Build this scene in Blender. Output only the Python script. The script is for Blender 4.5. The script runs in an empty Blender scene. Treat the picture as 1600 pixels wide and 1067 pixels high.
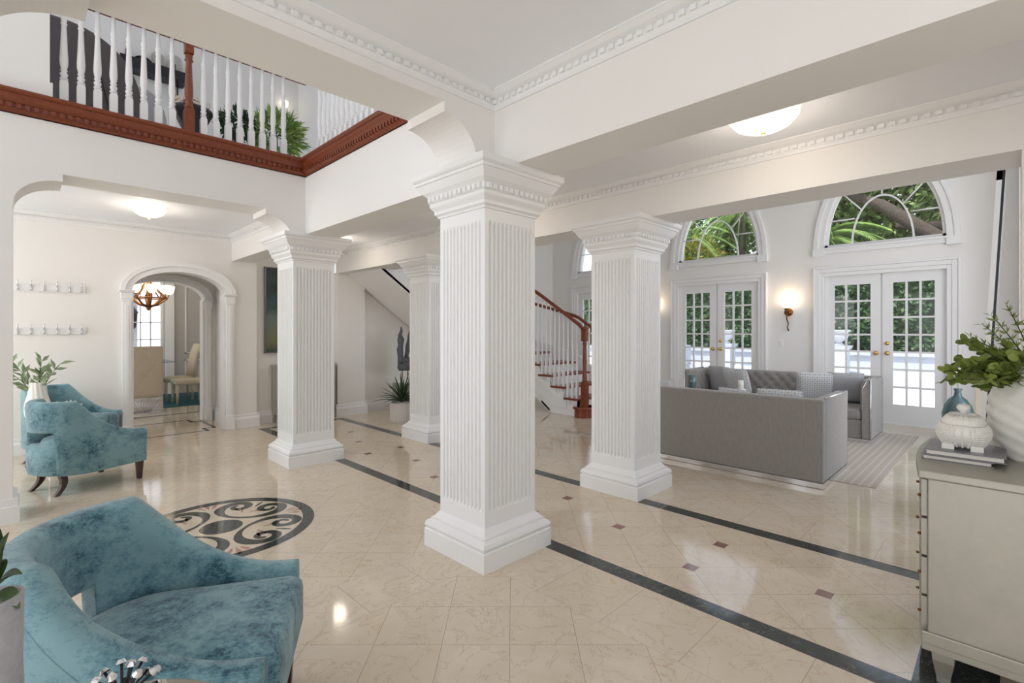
import bpy, bmesh, math, random
from math import sin, cos, pi, radians, sqrt
from mathutils import Vector, Matrix
random.seed(7)
SC = bpy.context.scene
COL = SC.collection
# ------------------------------------------------------------------ camera
cam = bpy.data.objects.new('camera', bpy.data.cameras.new('camera'))
COL.objects.link(cam)
cam.location = (0, 0, 1.5)
cam.rotation_euler = (radians(90), 0, radians(-45))
cam.data.sensor_width = 36
cam.data.lens = 771 / 1600 * 36
cam.data.shift_x = -2 / 1600
cam.data.shift_y = -16.5 / 1600
cam.data.clip_start = 0.05
cam.data.clip_end = 200
SC.camera = cam
# ------------------------------------------------------------------ world, sun, exposure
W = bpy.data.worlds.new('world'); SC.world = W; W.use_nodes = True
wn = W.node_tree.nodes; wl = W.node_tree.links
bg = wn['Background']
tc = wn.new('ShaderNodeTexCoord'); sx = wn.new('ShaderNodeSeparateXYZ'); cr = wn.new('ShaderNodeValToRGB')
wl.new(tc.outputs['Generated'], sx.inputs[0]); wl.new(sx.outputs['Z'], cr.inputs[0])
cr.color_ramp.elements[0].position = 0.0; cr.color_ramp.elements[0].color = (0.93, 0.95, 1.0, 1)
cr.color_ramp.elements[1].position = 0.8; cr.color_ramp.elements[1].color = (0.60, 0.74, 1.0, 1)
wl.new(cr.outputs[0], bg.inputs[0]); bg.inputs[1].default_value = 1.35
sun = bpy.data.objects.new('sun', bpy.data.lights.new('sun', 'SUN')); COL.objects.link(sun)
sun.data.energy = 4.2; sun.data.angle = radians(1.0); sun.data.color = (1, 0.96, 0.9)
sun.rotation_euler = (radians(-8), radians(-24), 0)
def area(name, loc, target, sx_, sy_, power, col=(1, 1, 1)):
    l = bpy.data.lights.new(name, 'AREA'); l.shape = 'RECTANGLE'; l.size = sx_; l.size_y = sy_; l.energy = power; l.color = col
    o = bpy.data.objects.new(name, l); COL.objects.link(o); o.location = loc
    o.rotation_euler = (Vector(target) - Vector(loc)).to_track_quat('-Z', 'Y').to_euler()
    return o
# unseen fill lamps added to brighten each room, standing in for daylight
area('daylight_fill_rear', (-4.0, -.6, 1.7), (3, 2, 1.6), 3.2, 2.6, 38, (0.96, 0.98, 1.0))
area('daylight_fill_entry', (-3.2, 4.2, 3.6), (2.2, 4.2, 2.4), 2.6, 4.0, 42, (0.96, 0.98, 1.0))
area('daylight_fill_living', (7.0, -2.6, 2.3), (7.4, 4, 1.8), 4.4, 3.8, 55, (0.97, 0.985, 1.0))
area('daylight_fill_upper', (-3.0, 7.4, 4.9), (2, 7.2, 4.7), 2.0, 1.6, 16, (0.97, 0.985, 1.0))
area('daylight_fill_vestibule', (-2.9, 7.0, 1.7), (2, 7.2, 1.6), 1.8, 1.8, 40, (0.97, 0.985, 1.0))
SC.view_settings.view_transform = 'Standard'
SC.view_settings.look = 'None'
SC.view_settings.gamma = 1.0
SC.view_settings.use_curve_mapping = False
SC.view_settings.exposure = 0.34
SC.render.film_transparent = False
try:
    SC.cycles.max_bounces = 10; SC.cycles.diffuse_bounces = 6; SC.cycles.glossy_bounces = 5; SC.cycles.transparent_max_bounces = 12
except Exception: pass

# ------------------------------------------------------------------ materials
def S(c):  # srgb 0-255 -> linear
    return tuple(((v / 255) / 12.92 if v / 255 <= .04045 else ((v / 255 + .055) / 1.055) ** 2.4) for v in c) + (1,)
class NT:
    def __init__(s, name):
        s.m = bpy.data.materials.new(name); s.m.use_nodes = True
        s.n = s.m.node_tree.nodes; s.l = s.m.node_tree.links; s.b = s.n['Principled BSDF']; s._pos = None
    def new(s, t, **k):
        x = s.n.new(t)
        for a, v in k.items(): setattr(x, a, v)
        return x
    def put(s, sock, v):
        if hasattr(v, 'is_linked') or isinstance(v, bpy.types.NodeSocket): s.l.new(v, sock)
        else: sock.default_value = v
    def math(s, op, a, b=0.0, c=0.0):
        x = s.new('ShaderNodeMath', operation=op)
        s.put(x.inputs[0], a); s.put(x.inputs[1], b); s.put(x.inputs[2], c); return x.outputs[0]
    def mix(s, f, a, b):
        x = s.new('ShaderNodeMix', data_type='RGBA'); s.put(x.inputs[0], f); s.put(x.inputs[6], a); s.put(x.inputs[7], b); return x.outputs[2]
    def pos(s):
        if s._pos is None: s._pos = s.new('ShaderNodeNewGeometry').outputs['Position']
        return s._pos
    def obj(s): return s.new('ShaderNodeTexCoord').outputs['Object']
    def xyz(s, v):
        x = s.new('ShaderNodeSeparateXYZ'); s.put(x.inputs[0], v); return x.outputs
    def noise(s, v, scale, detail=4, rough=.55, dist=0.0):
        x = s.new('ShaderNodeTexNoise'); s.put(x.inputs['Vector'], v)
        x.inputs['Scale'].default_value = scale; x.inputs['Detail'].default_value = detail
        x.inputs['Roughness'].default_value = rough; x.inputs['Distortion'].default_value = dist; return x.outputs[0]
    def scale(s, v, sc):
        x = s.new('ShaderNodeMapping'); s.put(x.inputs[0], v); x.inputs['Scale'].default_value = sc; return x.outputs[0]
    def ramp(s, f, stops):
        x = s.new('ShaderNodeValToRGB'); s.put(x.inputs[0], f); e = x.color_ramp.elements
        while len(e) < len(stops): e.new(.5)
        for q, (p, c) in zip(e, stops): q.position = p; q.color = c if len(c) == 4 else c + (1,)
        return x.outputs[0]
    def bump(s, h, st=.2, d=.01):
        x = s.new('ShaderNodeBump'); s.put(x.inputs['Height'], h); x.inputs['Strength'].default_value = st; x.inputs['Distance'].default_value = d
        s.l.new(x.outputs[0], s.b.inputs['Normal'])
    def set(s, col=None, rough=None, metal=None, spec=None, **k):
        if col is not None: s.put(s.b.inputs['Base Color'], col)
        if rough is not None: s.put(s.b.inputs['Roughness'], rough)
        if metal is not None: s.put(s.b.inputs['Metallic'], metal)
        if spec is not None: s.put(s.b.inputs['Specular IOR Level'], spec)
        for a, v in k.items(): s.put(s.b.inputs[a.replace('_', ' ')], v)
        return s.m
def paint(name, c, rough=.45, var=.02):
    t = NT(name); n = t.noise(t.pos(), 3.0, 3)
    c2 = tuple(v * (1 - var * 2) for v in c[:3]) + (1,)
    t.bump(t.noise(t.pos(), 180, 2), .04, .002)
    return t.set(t.mix(n, c, c2), rough)
M = {}
M['wall'] = paint('warm_white_wall_paint', S((241, 239, 236)), .55)
M['trim'] = paint('white_trim_paint', S((242, 242, 242)), .32)
M['ceil'] = paint('white_ceiling_paint', S((246, 248, 252)), .6)
M['dinwall'] = paint('shade_grey_dining_room_paint', S((190, 186, 180)), .6)  # grey stands for the dining room's shade, put into the wall colour
M['white'] = paint('white_satin_paint', S((240, 240, 240)), .35)
M['ceramic'] = paint('white_ceramic', S((240, 238, 232)), .3)
M['dark'] = paint('black_metal', S((30, 30, 34)), .4)
M['cream'] = paint('cream_upholstery', S((205, 194, 172)), .8)
def metal(name, c, rough=.25):
    t = NT(name); n = t.noise(t.pos(), 12, 4); return t.set(c, t.math('MULTIPLY_ADD', n, .12, rough - .06), 1.0)
M['chrome'] = metal('polished_steel', S((225, 225, 228)), .12)
M['brass'] = metal('brass', S((215, 180, 110)), .25)
M['bronze'] = metal('aged_bronze', S((140, 95, 55)), .35)
def wood(name, c1, c2, rough=.3, sc=(2, 2, 30)):
    t = NT(name); n = t.noise(t.scale(t.pos(), sc), 4, 6, .6, .6)
    return t.set(t.mix(t.ramp(n, [(.3, (0, 0, 0)), (.7, (1, 1, 1))]), c1, c2), rough)
M['mahog'] = wood('mahogany_wood', S((108, 50, 28)), S((138, 70, 40)), .35, (14, 14, 14))
M['leg'] = wood('dark_walnut_leg', S((48, 26, 20)), S((74, 42, 32)), .3)
# marble with tile joints ------------------------------------------------
def marble(name, mode, size, o1, o2, base=(221, 210, 193), rough=.07, joint=True, size2=None):
    t = NT(name); X = t.xyz(t.pos()); s = .70710678
    if mode == 'diag':
        u = t.math('MULTIPLY', t.math('SUBTRACT', X[0], X[1]), s); v = t.math('MULTIPLY', t.math('ADD', X[0], X[1]), s)
    else: u, v = X[0], X[1]
    size2 = size2 or size
    cu = t.math('DIVIDE', t.math('SUBTRACT', u, o1), size); cv = t.math('DIVIDE', t.math('SUBTRACT', v, o2), size2)
    fu = t.math('FRACT', t.math('ADD', cu, 100.0)); fv = t.math('FRACT', t.math('ADD', cv, 100.0))
    du = t.math('MULTIPLY', t.math('MINIMUM', fu, t.math('SUBTRACT', 1.0, fu)), size)
    dv = t.math('MULTIPLY', t.math('MINIMUM', fv, t.math('SUBTRACT', 1.0, fv)), size2)
    line = t.math('LESS_THAN', t.math('MINIMUM', du, dv), .0013)
    comb = t.new('ShaderNodeCombineXYZ'); t.put(comb.inputs[0], t.math('FLOOR', cu)); t.put(comb.inputs[1], t.math('FLOOR', cv))
    wnz = t.new('ShaderNodeTexWhiteNoise', noise_dimensions='3D'); t.put(wnz.inputs[0], comb.outputs[0])
    off = t.new('ShaderNodeVectorMath', operation='MULTIPLY_ADD'); t.put(off.inputs[0], wnz.outputs['Color']); off.inputs[1].default_value = (9, 9, 9); t.put(off.inputs[2], t.pos())
    n1 = t.noise(off.outputs[0], 5, 6, .6, .5)
    vein = t.noise(off.outputs[0], 4.2, 9, .65, 1.2)
    ve = t.math('ABSOLUTE', t.math('SUBTRACT', vein, .5))
    c = t.mix(t.ramp(n1, [(.3, (0, 0, 0)), (.7, (1, 1, 1))]), S(base), S((base[0] - 9, base[1] - 11, base[2] - 14)))
    c = t.mix(t.math('MULTIPLY', wnz.outputs['Value'], .5), c, S((base[0] - 4, base[1] - 10, base[2] - 19)))
    c = t.mix(t.ramp(ve, [(0.0, (.5, .5, .5)), (.012, (0, 0, 0))]), c, S((176, 140, 104)))
    if joint: c = t.mix(t.math('MULTIPLY', line, .75), c, S((140, 120, 100)))
    return t.set(c, rough, spec=.55)
M['m_foyer'] = marble('cream_marble_diagonal_tiles', 'diag', .325, -.017, 2.36)
M['m_gal'] = marble('cream_marble_gallery_tiles', 'diag', .3225, 1.777, 2.81)
M['m_bandx'] = marble('cream_marble_border_tiles_across', 'sq', .405, 1.725, 2.385, size2=.405)
M['m_bandy'] = marble('cream_marble_border_tiles_along', 'sq', .47, 2.11, 1.488, size2=.435)
M['m_big'] = marble('cream_marble_large_tiles', 'diag', .45, .2, .1)
M['m_plain'] = marble('cream_marble_slab', 'sq', 9, -3.33, -4.4, joint=False)
def stone(name, c, c2, rough=.08, veins=True):
    t = NT(name); n = t.noise(t.pos(), 14, 6, .6); v = t.noise(t.pos(), 5, 8, .6, 1.5)
    col = t.mix(n, c, c2)
    if veins: col = t.mix(t.ramp(t.math('ABSOLUTE', t.math('SUBTRACT', v, .5)), [(0, (.5, .5, .5)), (.006, (0, 0, 0))]), col, S((150, 155, 145)))
    return t.set(col, rough, spec=.5)
M['green'] = stone('dark_green_marble', S((44, 50, 50)), S((66, 72, 68)))
M['inset'] = stone('red_brown_marble', S((120, 82, 72)), S((150, 108, 96)))
M['rose'] = stone('rose_marble', S((168, 128, 112)), S((186, 146, 130)), veins=False)
M['patio'] = stone('pale_patio_stone', S((236, 232, 224)), S((214, 208, 198)), .8, False)
M['stucco'] = stone('white_garden_stucco', S((206, 208, 214)), S((186, 190, 198)), .9, False)
M['water'] = NT('pool_water').set(S((70, 140, 190)), .05)
# fabrics
def chenille():
    t = NT('teal_chenille'); o = t.obj()
    n = t.noise(o, 13, 10, .82); n2 = t.noise(t.scale(o, (1, 1, 4)), 60, 5, .8); n3 = t.noise(o, 3, 3)
    f = t.math('ADD', t.math('MULTIPLY', n, .75), t.math('MULTIPLY', n2, .35))
    c = t.ramp(t.math('ADD', f, t.math('MULTIPLY', t.math('SUBTRACT', n3, .5), .5)), [(.42, S((36, 78, 94))), (.475, S((84, 128, 142))), (.60, S((128, 166, 174)))])
    t.bump(n2, .5, .004)
    return t.set(c, .85, Sheen_Weight=.35)
M['teal'] = chenille()
def grey_velvet():
    t = NT('grey_velvet'); o = t.obj(); n = t.noise(t.scale(o, (1, 6, 1.4)), 9, 6, .6); n2 = t.noise(t.scale(o, (1, 1, 8)), 60, 3)
    c = t.mix(t.math('ADD', t.math('MULTIPLY', n, .6), t.math('MULTIPLY', n2, .4)), S((118, 113, 109)), S((166, 161, 156)))
    t.bump(n2, .25, .003); return t.set(c, .75, Sheen_Weight=.3)
M['velvet'] = grey_velvet()
def fab(name, c, c2, sc=60, rough=.85):
    t = NT(name); n = t.noise(t.obj(), sc, 4, .6); t.bump(n, .3, .003); return t.set(t.mix(n, c, c2), rough)
M['dkgrey'] = fab('charcoal_fabric', S((88, 82, 84)), S((108, 100, 100)))
M['ltgrey'] = fab('light_grey_fabric', S((176, 174, 174)), S((200, 198, 198)))
M['pillow'] = fab('silver_grey_pillow', S((150, 150, 152)), S((186, 186, 188)))
def lattice():
    t = NT('patterned_pillow'); X = t.xyz(t.obj()); 
    a = t.math('ABSOLUTE', t.math('SINE', t.math('MULTIPLY', t.math('ADD', X[1], X[2]), 52.0))); b = t.math('ABSOLUTE', t.math('SINE', t.math('MULTIPLY', t.math('SUBTRACT', X[1], X[2]), 52.0)))
    m = t.math('LESS_THAN', t.math('ABSOLUTE', t.math('SUBTRACT', a, b)), .28)
    return t.set(t.mix(m, S((214, 214, 214)), S((172, 175, 178))), .85)
M['lattice'] = lattice()
def ruggrid():
    t = NT('woven_rug'); X = t.xyz(t.pos())
    a = t.math('LESS_THAN', t.math('FRACT', t.math('MULTIPLY', t.math('ADD', X[0], 50.), 14.)), .3); b = t.math('LESS_THAN', t.math('FRACT', t.math('MULTIPLY', t.math('ADD', X[1], 50.), 14.)), .3)
    n = t.noise(t.pos(), 90, 3); t.bump(n, .4, .004)
    return t.set(t.mix(t.math('MULTIPLY', t.math('MAXIMUM', a, b), .7), S((176, 164, 150)), S((206, 196, 184))), .95)
M['rug'] = ruggrid()
M['rug_teal'] = fab('teal_rug', S((20, 78, 92)), S((60, 112, 120)), 14)
def silverleaf():
    t = NT('silver_leaf'); n = t.noise(t.pos(), 7, 7, .65); n2 = t.noise(t.scale(t.pos(), (3, 3, 30)), 6, 4)
    c = t.mix(n, S((156, 153, 142)), S((188, 184, 172))); t.bump(n2, .05, .003)
    return t.set(c, t.math('MULTIPLY_ADD', n, .3, .25), .55)
M['silver'] = silverleaf()
def glass(name, tint=(1, 1, 1, 1), ior=1.45):
    t = NT(name); t.n.remove(t.b); out = [x for x in t.n if x.type == 'OUTPUT_MATERIAL'][0]
    tr = t.new('ShaderNodeBsdfTransparent'); tr.inputs[0].default_value = tint
    gl = t.new('ShaderNodeBsdfGlossy'); gl.inputs['Roughness'].default_value = .02
    fr = t.new('ShaderNodeFresnel'); fr.inputs[0].default_value = ior
    mx = t.new('ShaderNodeMixShader'); t.l.new(t.math('MULTIPLY', fr.outputs[0], .7), mx.inputs[0]); t.l.new(tr.outputs[0], mx.inputs[1]); t.l.new(gl.outputs[0], mx.inputs[2]); t.l.new(mx.outputs[0], out.inputs[0])
    return t.m
M['glass'] = glass('window_glass', (.97, .98, .98, 1))
M['tglass'] = glass('table_glass', (.75, .88, .88, 1))
M['tealglass'] = NT('teal_glass').set(S((70, 104, 104)), .05, spec=.8, Coat_Weight=.6)
def emit(name, c, st, base=None):
    t = NT(name); n = t.noise(t.obj(), 14, 4)
    t.set(base or c, .3); t.put(t.b.inputs['Emission Color'], t.mix(n, c, tuple(v * .85 for v in c[:3]) + (1,))); t.b.inputs['Emission Strength'].default_value = st
    return t.m
M['dome'] = emit('lit_alabaster_glass', (1, .95, .86, 1), 1.0, S((235, 228, 215)))
M['shade'] = emit('lit_amber_glass', (1, .84, .62, 1), 1.3)
M['bulb'] = emit('lit_sconce_glass', (1, .86, .66, 1), 2.6)
def leafm(name, c1, c2, rough=.5):
    t = NT(name); n = t.noise(t.pos(), 5, 4); t.put(t.b.inputs['Subsurface Weight'], .0); return t.set(t.mix(t.ramp(n, [(.3, (0, 0, 0)), (.7, (1, 1, 1))]), c1, c2), rough)
M['hedge'] = leafm('hedge_leaves', S((40, 66, 38)), S((84, 112, 66)))
M['palm'] = leafm('palm_fronds', S((96, 138, 66)), S((168, 190, 104)))
M['oak'] = leafm('oak_leaves', S((88, 118, 62)), S((164, 180, 108)))
M['yellow'] = leafm('yellow_croton_leaves', S((170, 150, 50)), S((110, 130, 50)))
M['agave'] = leafm('agave_leaves', S((34, 52, 34)), S((70, 92, 52)))
M['euca'] = leafm('eucalyptus_leaves', S((104, 122, 50)), S((150, 164, 84)))
M['sage'] = leafm('sage_leaves', S((128, 150, 112)), S((170, 186, 150)))
M['bark'] = wood('tree_bark', S((48, 42, 38)), S((104, 90, 78)), .9, (6, 6, 6))
M['drift'] = wood('grey_driftwood', S((44, 46, 50)), S((120, 122, 126)), .7, (6, 6, 30))
def painting():
    t = NT('abstract_painting'); X = t.xyz(t.pos()); n = t.noise(t.pos(), 2.2, 5, .6, .4)
    f = t.math('ADD', t.math('MULTIPLY', t.math('SUBTRACT', X[2], 1.1), .75), t.math('MULTIPLY', t.math('SUBTRACT', n, .5), .9))
    return t.set(t.ramp(f, [(.0, S((44, 66, 64))), (.22, S((122, 118, 84))), (.45, S((104, 126, 116))), (.62, S((44, 78, 80))), (.9, S((26, 38, 42)))]), .5)
M['paint'] = painting()
M['paper'] = paint('book_pages', S((232, 228, 220)), .8)
M['cover'] = paint('grey_violet_book_cover', S((120, 114, 124)), .3)
M['basket'] = paint('white_washed_basket', S((214, 208, 202)), .85, .1)

# ------------------------------------------------------------------ mesh builder
class MB:
    def __init__(s): s.v = []; s.f = []; s.m = []; s.sm = []
    def add(s, vs, fs, mi=0, smooth=False):
        b = len(s.v); s.v += [tuple(v) for v in vs]
        for f in fs: s.f.append(tuple(b + i for i in f)); s.m.append(mi); s.sm.append(smooth)
        return s
    def box(s, x0, x1, y0, y1, z0, z1, mi=0):
        vs = [(x, y, z) for z in (z0, z1) for y in (y0, y1) for x in (x0, x1)]
        return s.add(vs, [(0, 2, 3, 1), (4, 5, 7, 6), (0, 1, 5, 4), (2, 6, 7, 3), (0, 4, 6, 2), (1, 3, 7, 5)], mi)
    def rings(s, rings, closed=True, cap=True, mi=0, smooth=False):
        n = len(rings[0]); vs = [p for r in rings for p in r]; fs = []
        for i in range(len(rings) - 1):
            for j in range(n if closed else n - 1):
                k = (j + 1) % n; fs.append((i * n + j, i * n + k, (i + 1) * n + k, (i + 1) * n + j))
        if cap and closed: fs.append(tuple(range(n - 1, -1, -1))); fs.append(tuple((len(rings) - 1) * n + j for j in range(n)))
        return s.add(vs, fs, mi, smooth)
    def lathe(s, prof, c=(0, 0, 0), n=20, mi=0, smooth=True, sx=1, sy=1):
        return s.rings([[(c[0] + r * cos(2 * pi * j / n) * sx, c[1] + r * sin(2 * pi * j / n) * sy, c[2] + z) for j in range(n)] for r, z in prof], mi=mi, smooth=smooth)
    def square(s, prof, c=(0, 0, 0), mi=0):
        return s.rings([[(c[0] + a * w, c[1] + b * w, c[2] + z) for a, b in ((-1, -1), (1, -1), (1, 1), (-1, 1))] for w, z in prof], mi=mi)
    def prism(s, poly, ax, t0, t1, mi=0):  # poly of (a,z); ax 'y': a=x,t=y ; ax 'x': a=y,t=x ; ax 'z': poly (x,y), t=z
        if ax == 'y': r = [[(a, t, z) for a, z in poly] for t in (t0, t1)]
        elif ax == 'x': r = [[(t, a, z) for a, z in poly] for t in (t0, t1)]
        else: r = [[(a, z, t) for a, z in poly] for t in (t0, t1)]
        return s.rings(r, mi=mi)
    def tube(s, pts, r, n=8, mi=0, smooth=True):
        pts = [Vector(p) for p in pts]; rs = r if isinstance(r, (list, tuple)) else [r] * len(pts); rings = []
        up = Vector((0, 0, 1)); prev = None
        for i, p in enumerate(pts):
            d = (pts[min(i + 1, len(pts) - 1)] - pts[max(i - 1, 0)]).normalized()
            a = d.cross(up) if prev is None else prev - d * prev.dot(d)
            if a.length < 1e-4: a = d.cross(Vector((1, 0, 0)))
            a.normalize(); prev = a; b = d.cross(a)
            rings.append([tuple(p + a * cos(2 * pi * j / n) * rs[i] + b * sin(2 * pi * j / n) * rs[i]) for j in range(n)])
        return s.rings(rings, mi=mi, smooth=smooth)
    def ball(s, c, r, n=12, mi=0, sc=(1, 1, 1)):
        m = n // 2; return s.rings([[(c[0] + r * sc[0] * sin(pi * i / m) * cos(2 * pi * j / n), c[1] + r * sc[1] * sin(pi * i / m) * sin(2 * pi * j / n), c[2] + r * sc[2] * cos(pi * i / m)) for j in range(n)] for i in [.05] + list(range(1, m)) + [m - .05]], mi=mi, smooth=True)
    def leaf(s, p, d, n, L, w, mi=0, bend=.15):
        p = Vector(p); d = Vector(d).normalized(); n = Vector(n); sd = d.cross(n)
        if sd.length < 1e-3: sd = d.cross(Vector((1, 0, .2)))
        sd.normalize(); nn = sd.cross(d)
        q = [p, p + d * L * .45 + sd * w / 2 + nn * bend * L * .5, p + d * L, p + d * L * .45 - sd * w / 2 + nn * bend * L * .5]
        return s.add([tuple(x) for x in q], [(0, 1, 2, 3)], mi)
    def build(s, name, mats, parent=None, loc=None, rot=None, bevel=0, sub=0, recalc=True, smooth=None):
        me = bpy.data.meshes.new(name); me.from_pydata(s.v, [], s.f)
        if not isinstance(mats, (list, tuple)): mats = [mats]
        for m in mats: me.materials.append(M[m])
        me.polygons.foreach_set('material_index', s.m); me.polygons.foreach_set('use_smooth', [bool(smooth)] * len(s.sm) if smooth is not None else s.sm); me.update()
        if recalc and len(s.f) < 60000:
            bm = bmesh.new(); bm.from_mesh(me); bmesh.ops.recalc_face_normals(bm, faces=bm.faces); bm.to_mesh(me); bm.free()
        o = bpy.data.objects.new(name, me); COL.objects.link(o)
        if parent: o.parent = parent
        if loc: o.location = loc
        if rot is not None: o.rotation_euler = (0, 0, rot) if not isinstance(rot, (tuple, list)) else rot
        if bevel:
            b = o.modifiers.new('bevel', 'BEVEL'); b.width = bevel; b.segments = 2; b.limit_method = 'ANGLE'; b.angle_limit = radians(40)
        if sub: q = o.modifiers.new('sub', 'SUBSURF'); q.levels = sub; q.render_levels = sub
        return o
def tag(o, label, cat, group=None, kind=None):
    if label: o['label'] = label
    if cat: o['category'] = cat
    if group: o['group'] = group
    if kind: o['kind'] = kind
    return o
def thing(name, label, cat, loc=(0, 0, 0), rz=0, group=None):
    o = bpy.data.objects.new(name, None); COL.objects.link(o); o.location = loc; o.rotation_euler = (0, 0, rz); o.empty_display_size = .1
    return tag(o, label, cat, group)
def struct(o, label=None, cat=None):
    o['kind'] = 'structure'
    if label: o['label'] = label; o['category'] = cat or 'wall'
    return o
def copy_tree(o, parent=None):
    c = o.copy(); COL.objects.link(c)
    if parent: c.parent = parent
    for ch in list(o.children): copy_tree(ch, c)
    return c

# ------------------------------------------------------------------ floor
YF = 5.5; YB = 8.4; XW = 9.88
fl = MB()
def rect(x0, x1, y0, y1, mi, z=0.0): fl.add([(x0, y0, z), (x1, y0, z), (x1, y1, z), (x0, y1, z)], [(0, 1, 2, 3)], mi)
FM = ['m_foyer', 'm_gal', 'm_bandx', 'm_bandy', 'm_big', 'm_plain']
rect(-5, 2.11, -5, 2.385, 0); rect(-5, 2.11, 2.385, 2.79, 2); rect(-5, 2.11, 2.79, YB, 0)
rect(2.11, 2.58, -5, YB + .2, 3); rect(2.58, 3.95, -5, YB + .2, 1); rect(3.95, 4.4, -5, YB + .2, 3); rect(4.4, XW + .15, -5, YB + .2, 0)
rect(-5, 2.11, YB, 14.6, 4); rect(2.11, 4.4, YB + .2, 14.6, 4)
floor = fl.build('floor', FM, recalc=False); struct(floor)
fb = MB()
def strip(x0, x1, y0, y1): fb.box(x0, x1, y0, y1, -.004, .0008)
strip(2.58, 2.70, .29, 8.10); strip(3.825, 3.95, .29, 8.10); strip(2.70, 3.825, 8.0, 8.10); strip(2.58, 3.95, .02, .29)
# doorway inlay with stepped corners
def polyline_strip(pts, w=.05, z=.0008):
    for (a, b), (c, d) in zip(pts[:-1], pts[1:]):
        x0, x1 = min(a, c) - w / 2, max(a, c) + w / 2; y0, y1 = min(b, d) - w / 2, max(b, d) + w / 2
        fb.box(x0, x1, y0, y1, -.004, z)
polyline_strip([(1.2, 8.52), (2.0, 8.52), (2.0, 8.72), (2.14, 8.72), (2.14, 9.5), (2.0, 9.5), (2.0, 9.72), (1.2, 9.72), (1.2, 9.5), (1.1, 9.5), (1.1, 8.72), (1.2, 8.72), (1.2, 8.52)])
polyline_strip([(-.5, 10.6), (4, 10.6)], .1)
fb.build('border_strip', 'green', floor)
ins = MB()
for k in range(-3, 8):
    y = .735 + 1.368 * k
    for (x, yy) in ((3.245, y), (3.01, y + .684), (3.475, y + .684)):
        if .4 < yy < 7.9: ins.box(x - .04, x + .04, yy - .04, yy + .04, -.004, .0008)
ins.build('accent_inset', 'inset', floor)
# round medallion
md = MB(); MC = (1.09, 4.25); MR = .66
def disc(r, z, mi, n=72): md.add([(MC[0] + r * cos(2 * pi * i / n), MC[1] + r * sin(2 * pi * i / n), z) for i in range(n)], [tuple(range(n))], mi)
def annulus(r0, r1, z, mi, n=72):
    vs = [(MC[0] + r * cos(2 * pi * i / n), MC[1] + r * sin(2 * pi * i / n), z) for r in (r0, r1) for i in range(n)]
    md.add(vs, [(i, (i + 1) % n, n + (i + 1) % n, n + i) for i in range(n)], mi)
disc(MR, .0008, 0); annulus(MR - .085, MR, .0014, 1); disc(.145, .0014, 1)
def ribbon(pts, ws, mi, rot, z=.0014):
    c, s_ = cos(rot), sin(rot); L = []; R = []
    for i, (x, y) in enumerate(pts):
        x0, y0 = pts[max(i - 1, 0)]; x1, y1 = pts[min(i + 1, len(pts) - 1)]
        dx, dy = x1 - x0, y1 - y0; q = sqrt(dx * dx + dy * dy) or 1; nx, ny = -dy / q, dx / q; w = ws[i] / 2
        for T, sg in ((L, 1), (R, -1)):
            a, b = x + nx * w * sg, y + ny * w * sg; T.append((MC[0] + a * c - b * s_, MC[1] + a * s_ + b * c, z))
    n = len(pts); md.add(L + R, [(i, i + 1, n + i + 1, n + i) for i in range(n - 1)], mi)
def scroll(rot):
    # a C-shaped band ending in a volute at each side (symmetric about local x axis), centre near r=.35
    for sg in (1, -1):
        pts = []; ws = []
        for i in range(15):  # back of the C, from the middle out
            t = i / 14; a = pi - sg * t * 1.75
            R0 = .205; pts.append((.385 + R0 * cos(a) * .95, R0 * sin(a) * 1.2)); ws.append(.03 + .055 * sin(t * pi * .6) ** 2)
        x0, y0 = pts[-1]
        cx, cy = .42, sg * .135
        a0 = math.atan2(y0 - cy, x0 - cx); r0 = math.hypot(x0 - cx, y0 - cy)
        for i in range(1, 34):
            t = i / 33; a = a0 - sg * t * 2 * pi * 1.15; r = r0 * (1 - t * .78)
            pts.append((cx + r * cos(a), cy + r * sin(a))); ws.append(.08 - .05 * t)
        ribbon(pts, ws, 1, rot)
        for (px, py, ang, L, w) in ((.30, sg * .03, sg * .5, .12, .02), (.325, sg * .065, sg * .9, .1, .022)):
            ribbon([(px + L * t * cos(ang), py + L * t * sin(ang)) for t in (0, .25, .5, .75, 1)], [.002, w * .8, w, w * .7, .002], 2, rot)
    ribbon([(.43 + .13 * t, 0) for t in (0, .25, .5, .75, 1)], [.002, .018, .026, .018, .002], 1, rot)
    for dr, L in ((-.15, .10), (0, .13), (.15, .10)):
        aa = pi / 4; bx, by = .47 * cos(aa + dr * .3), .47 * sin(aa + dr * .3); an = aa + dr * 3
        ribbon([(bx + L * t * cos(an), by + L * t * sin(an)) for t in (0, .3, .6, .85, 1)], [.003, .016, .03, .03, .004], 2, rot)
for k in range(4): scroll(k * pi / 2 + .72)
md.build('medallion_inlay', ['m_plain', 'green', 'rose'], floor, recalc=False)

# ------------------------------------------------------------------ walls, beams, ceilings
def arch_header(mb, ax, t0, t1, x0, x1, xs0, xs1, zflat, zstep, zs, ztop):
    low = [(x0 + (xs0 - x0) * (1 - cos(t)), zs + (zstep - zs) * sin(t)) for t in [pi / 2 * i / 12 for i in range(13)]]
    low += [(xs0, zflat), (xs1, zflat)]
    low += [(xs1 + (x1 - xs1) * sin(t), zs + (zstep - zs) * cos(t)) for t in [pi / 2 * i / 12 for i in range(13)]]
    mb.prism([(x0, ztop)] + low + [(x1, ztop)], ax, t0, t1)
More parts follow.
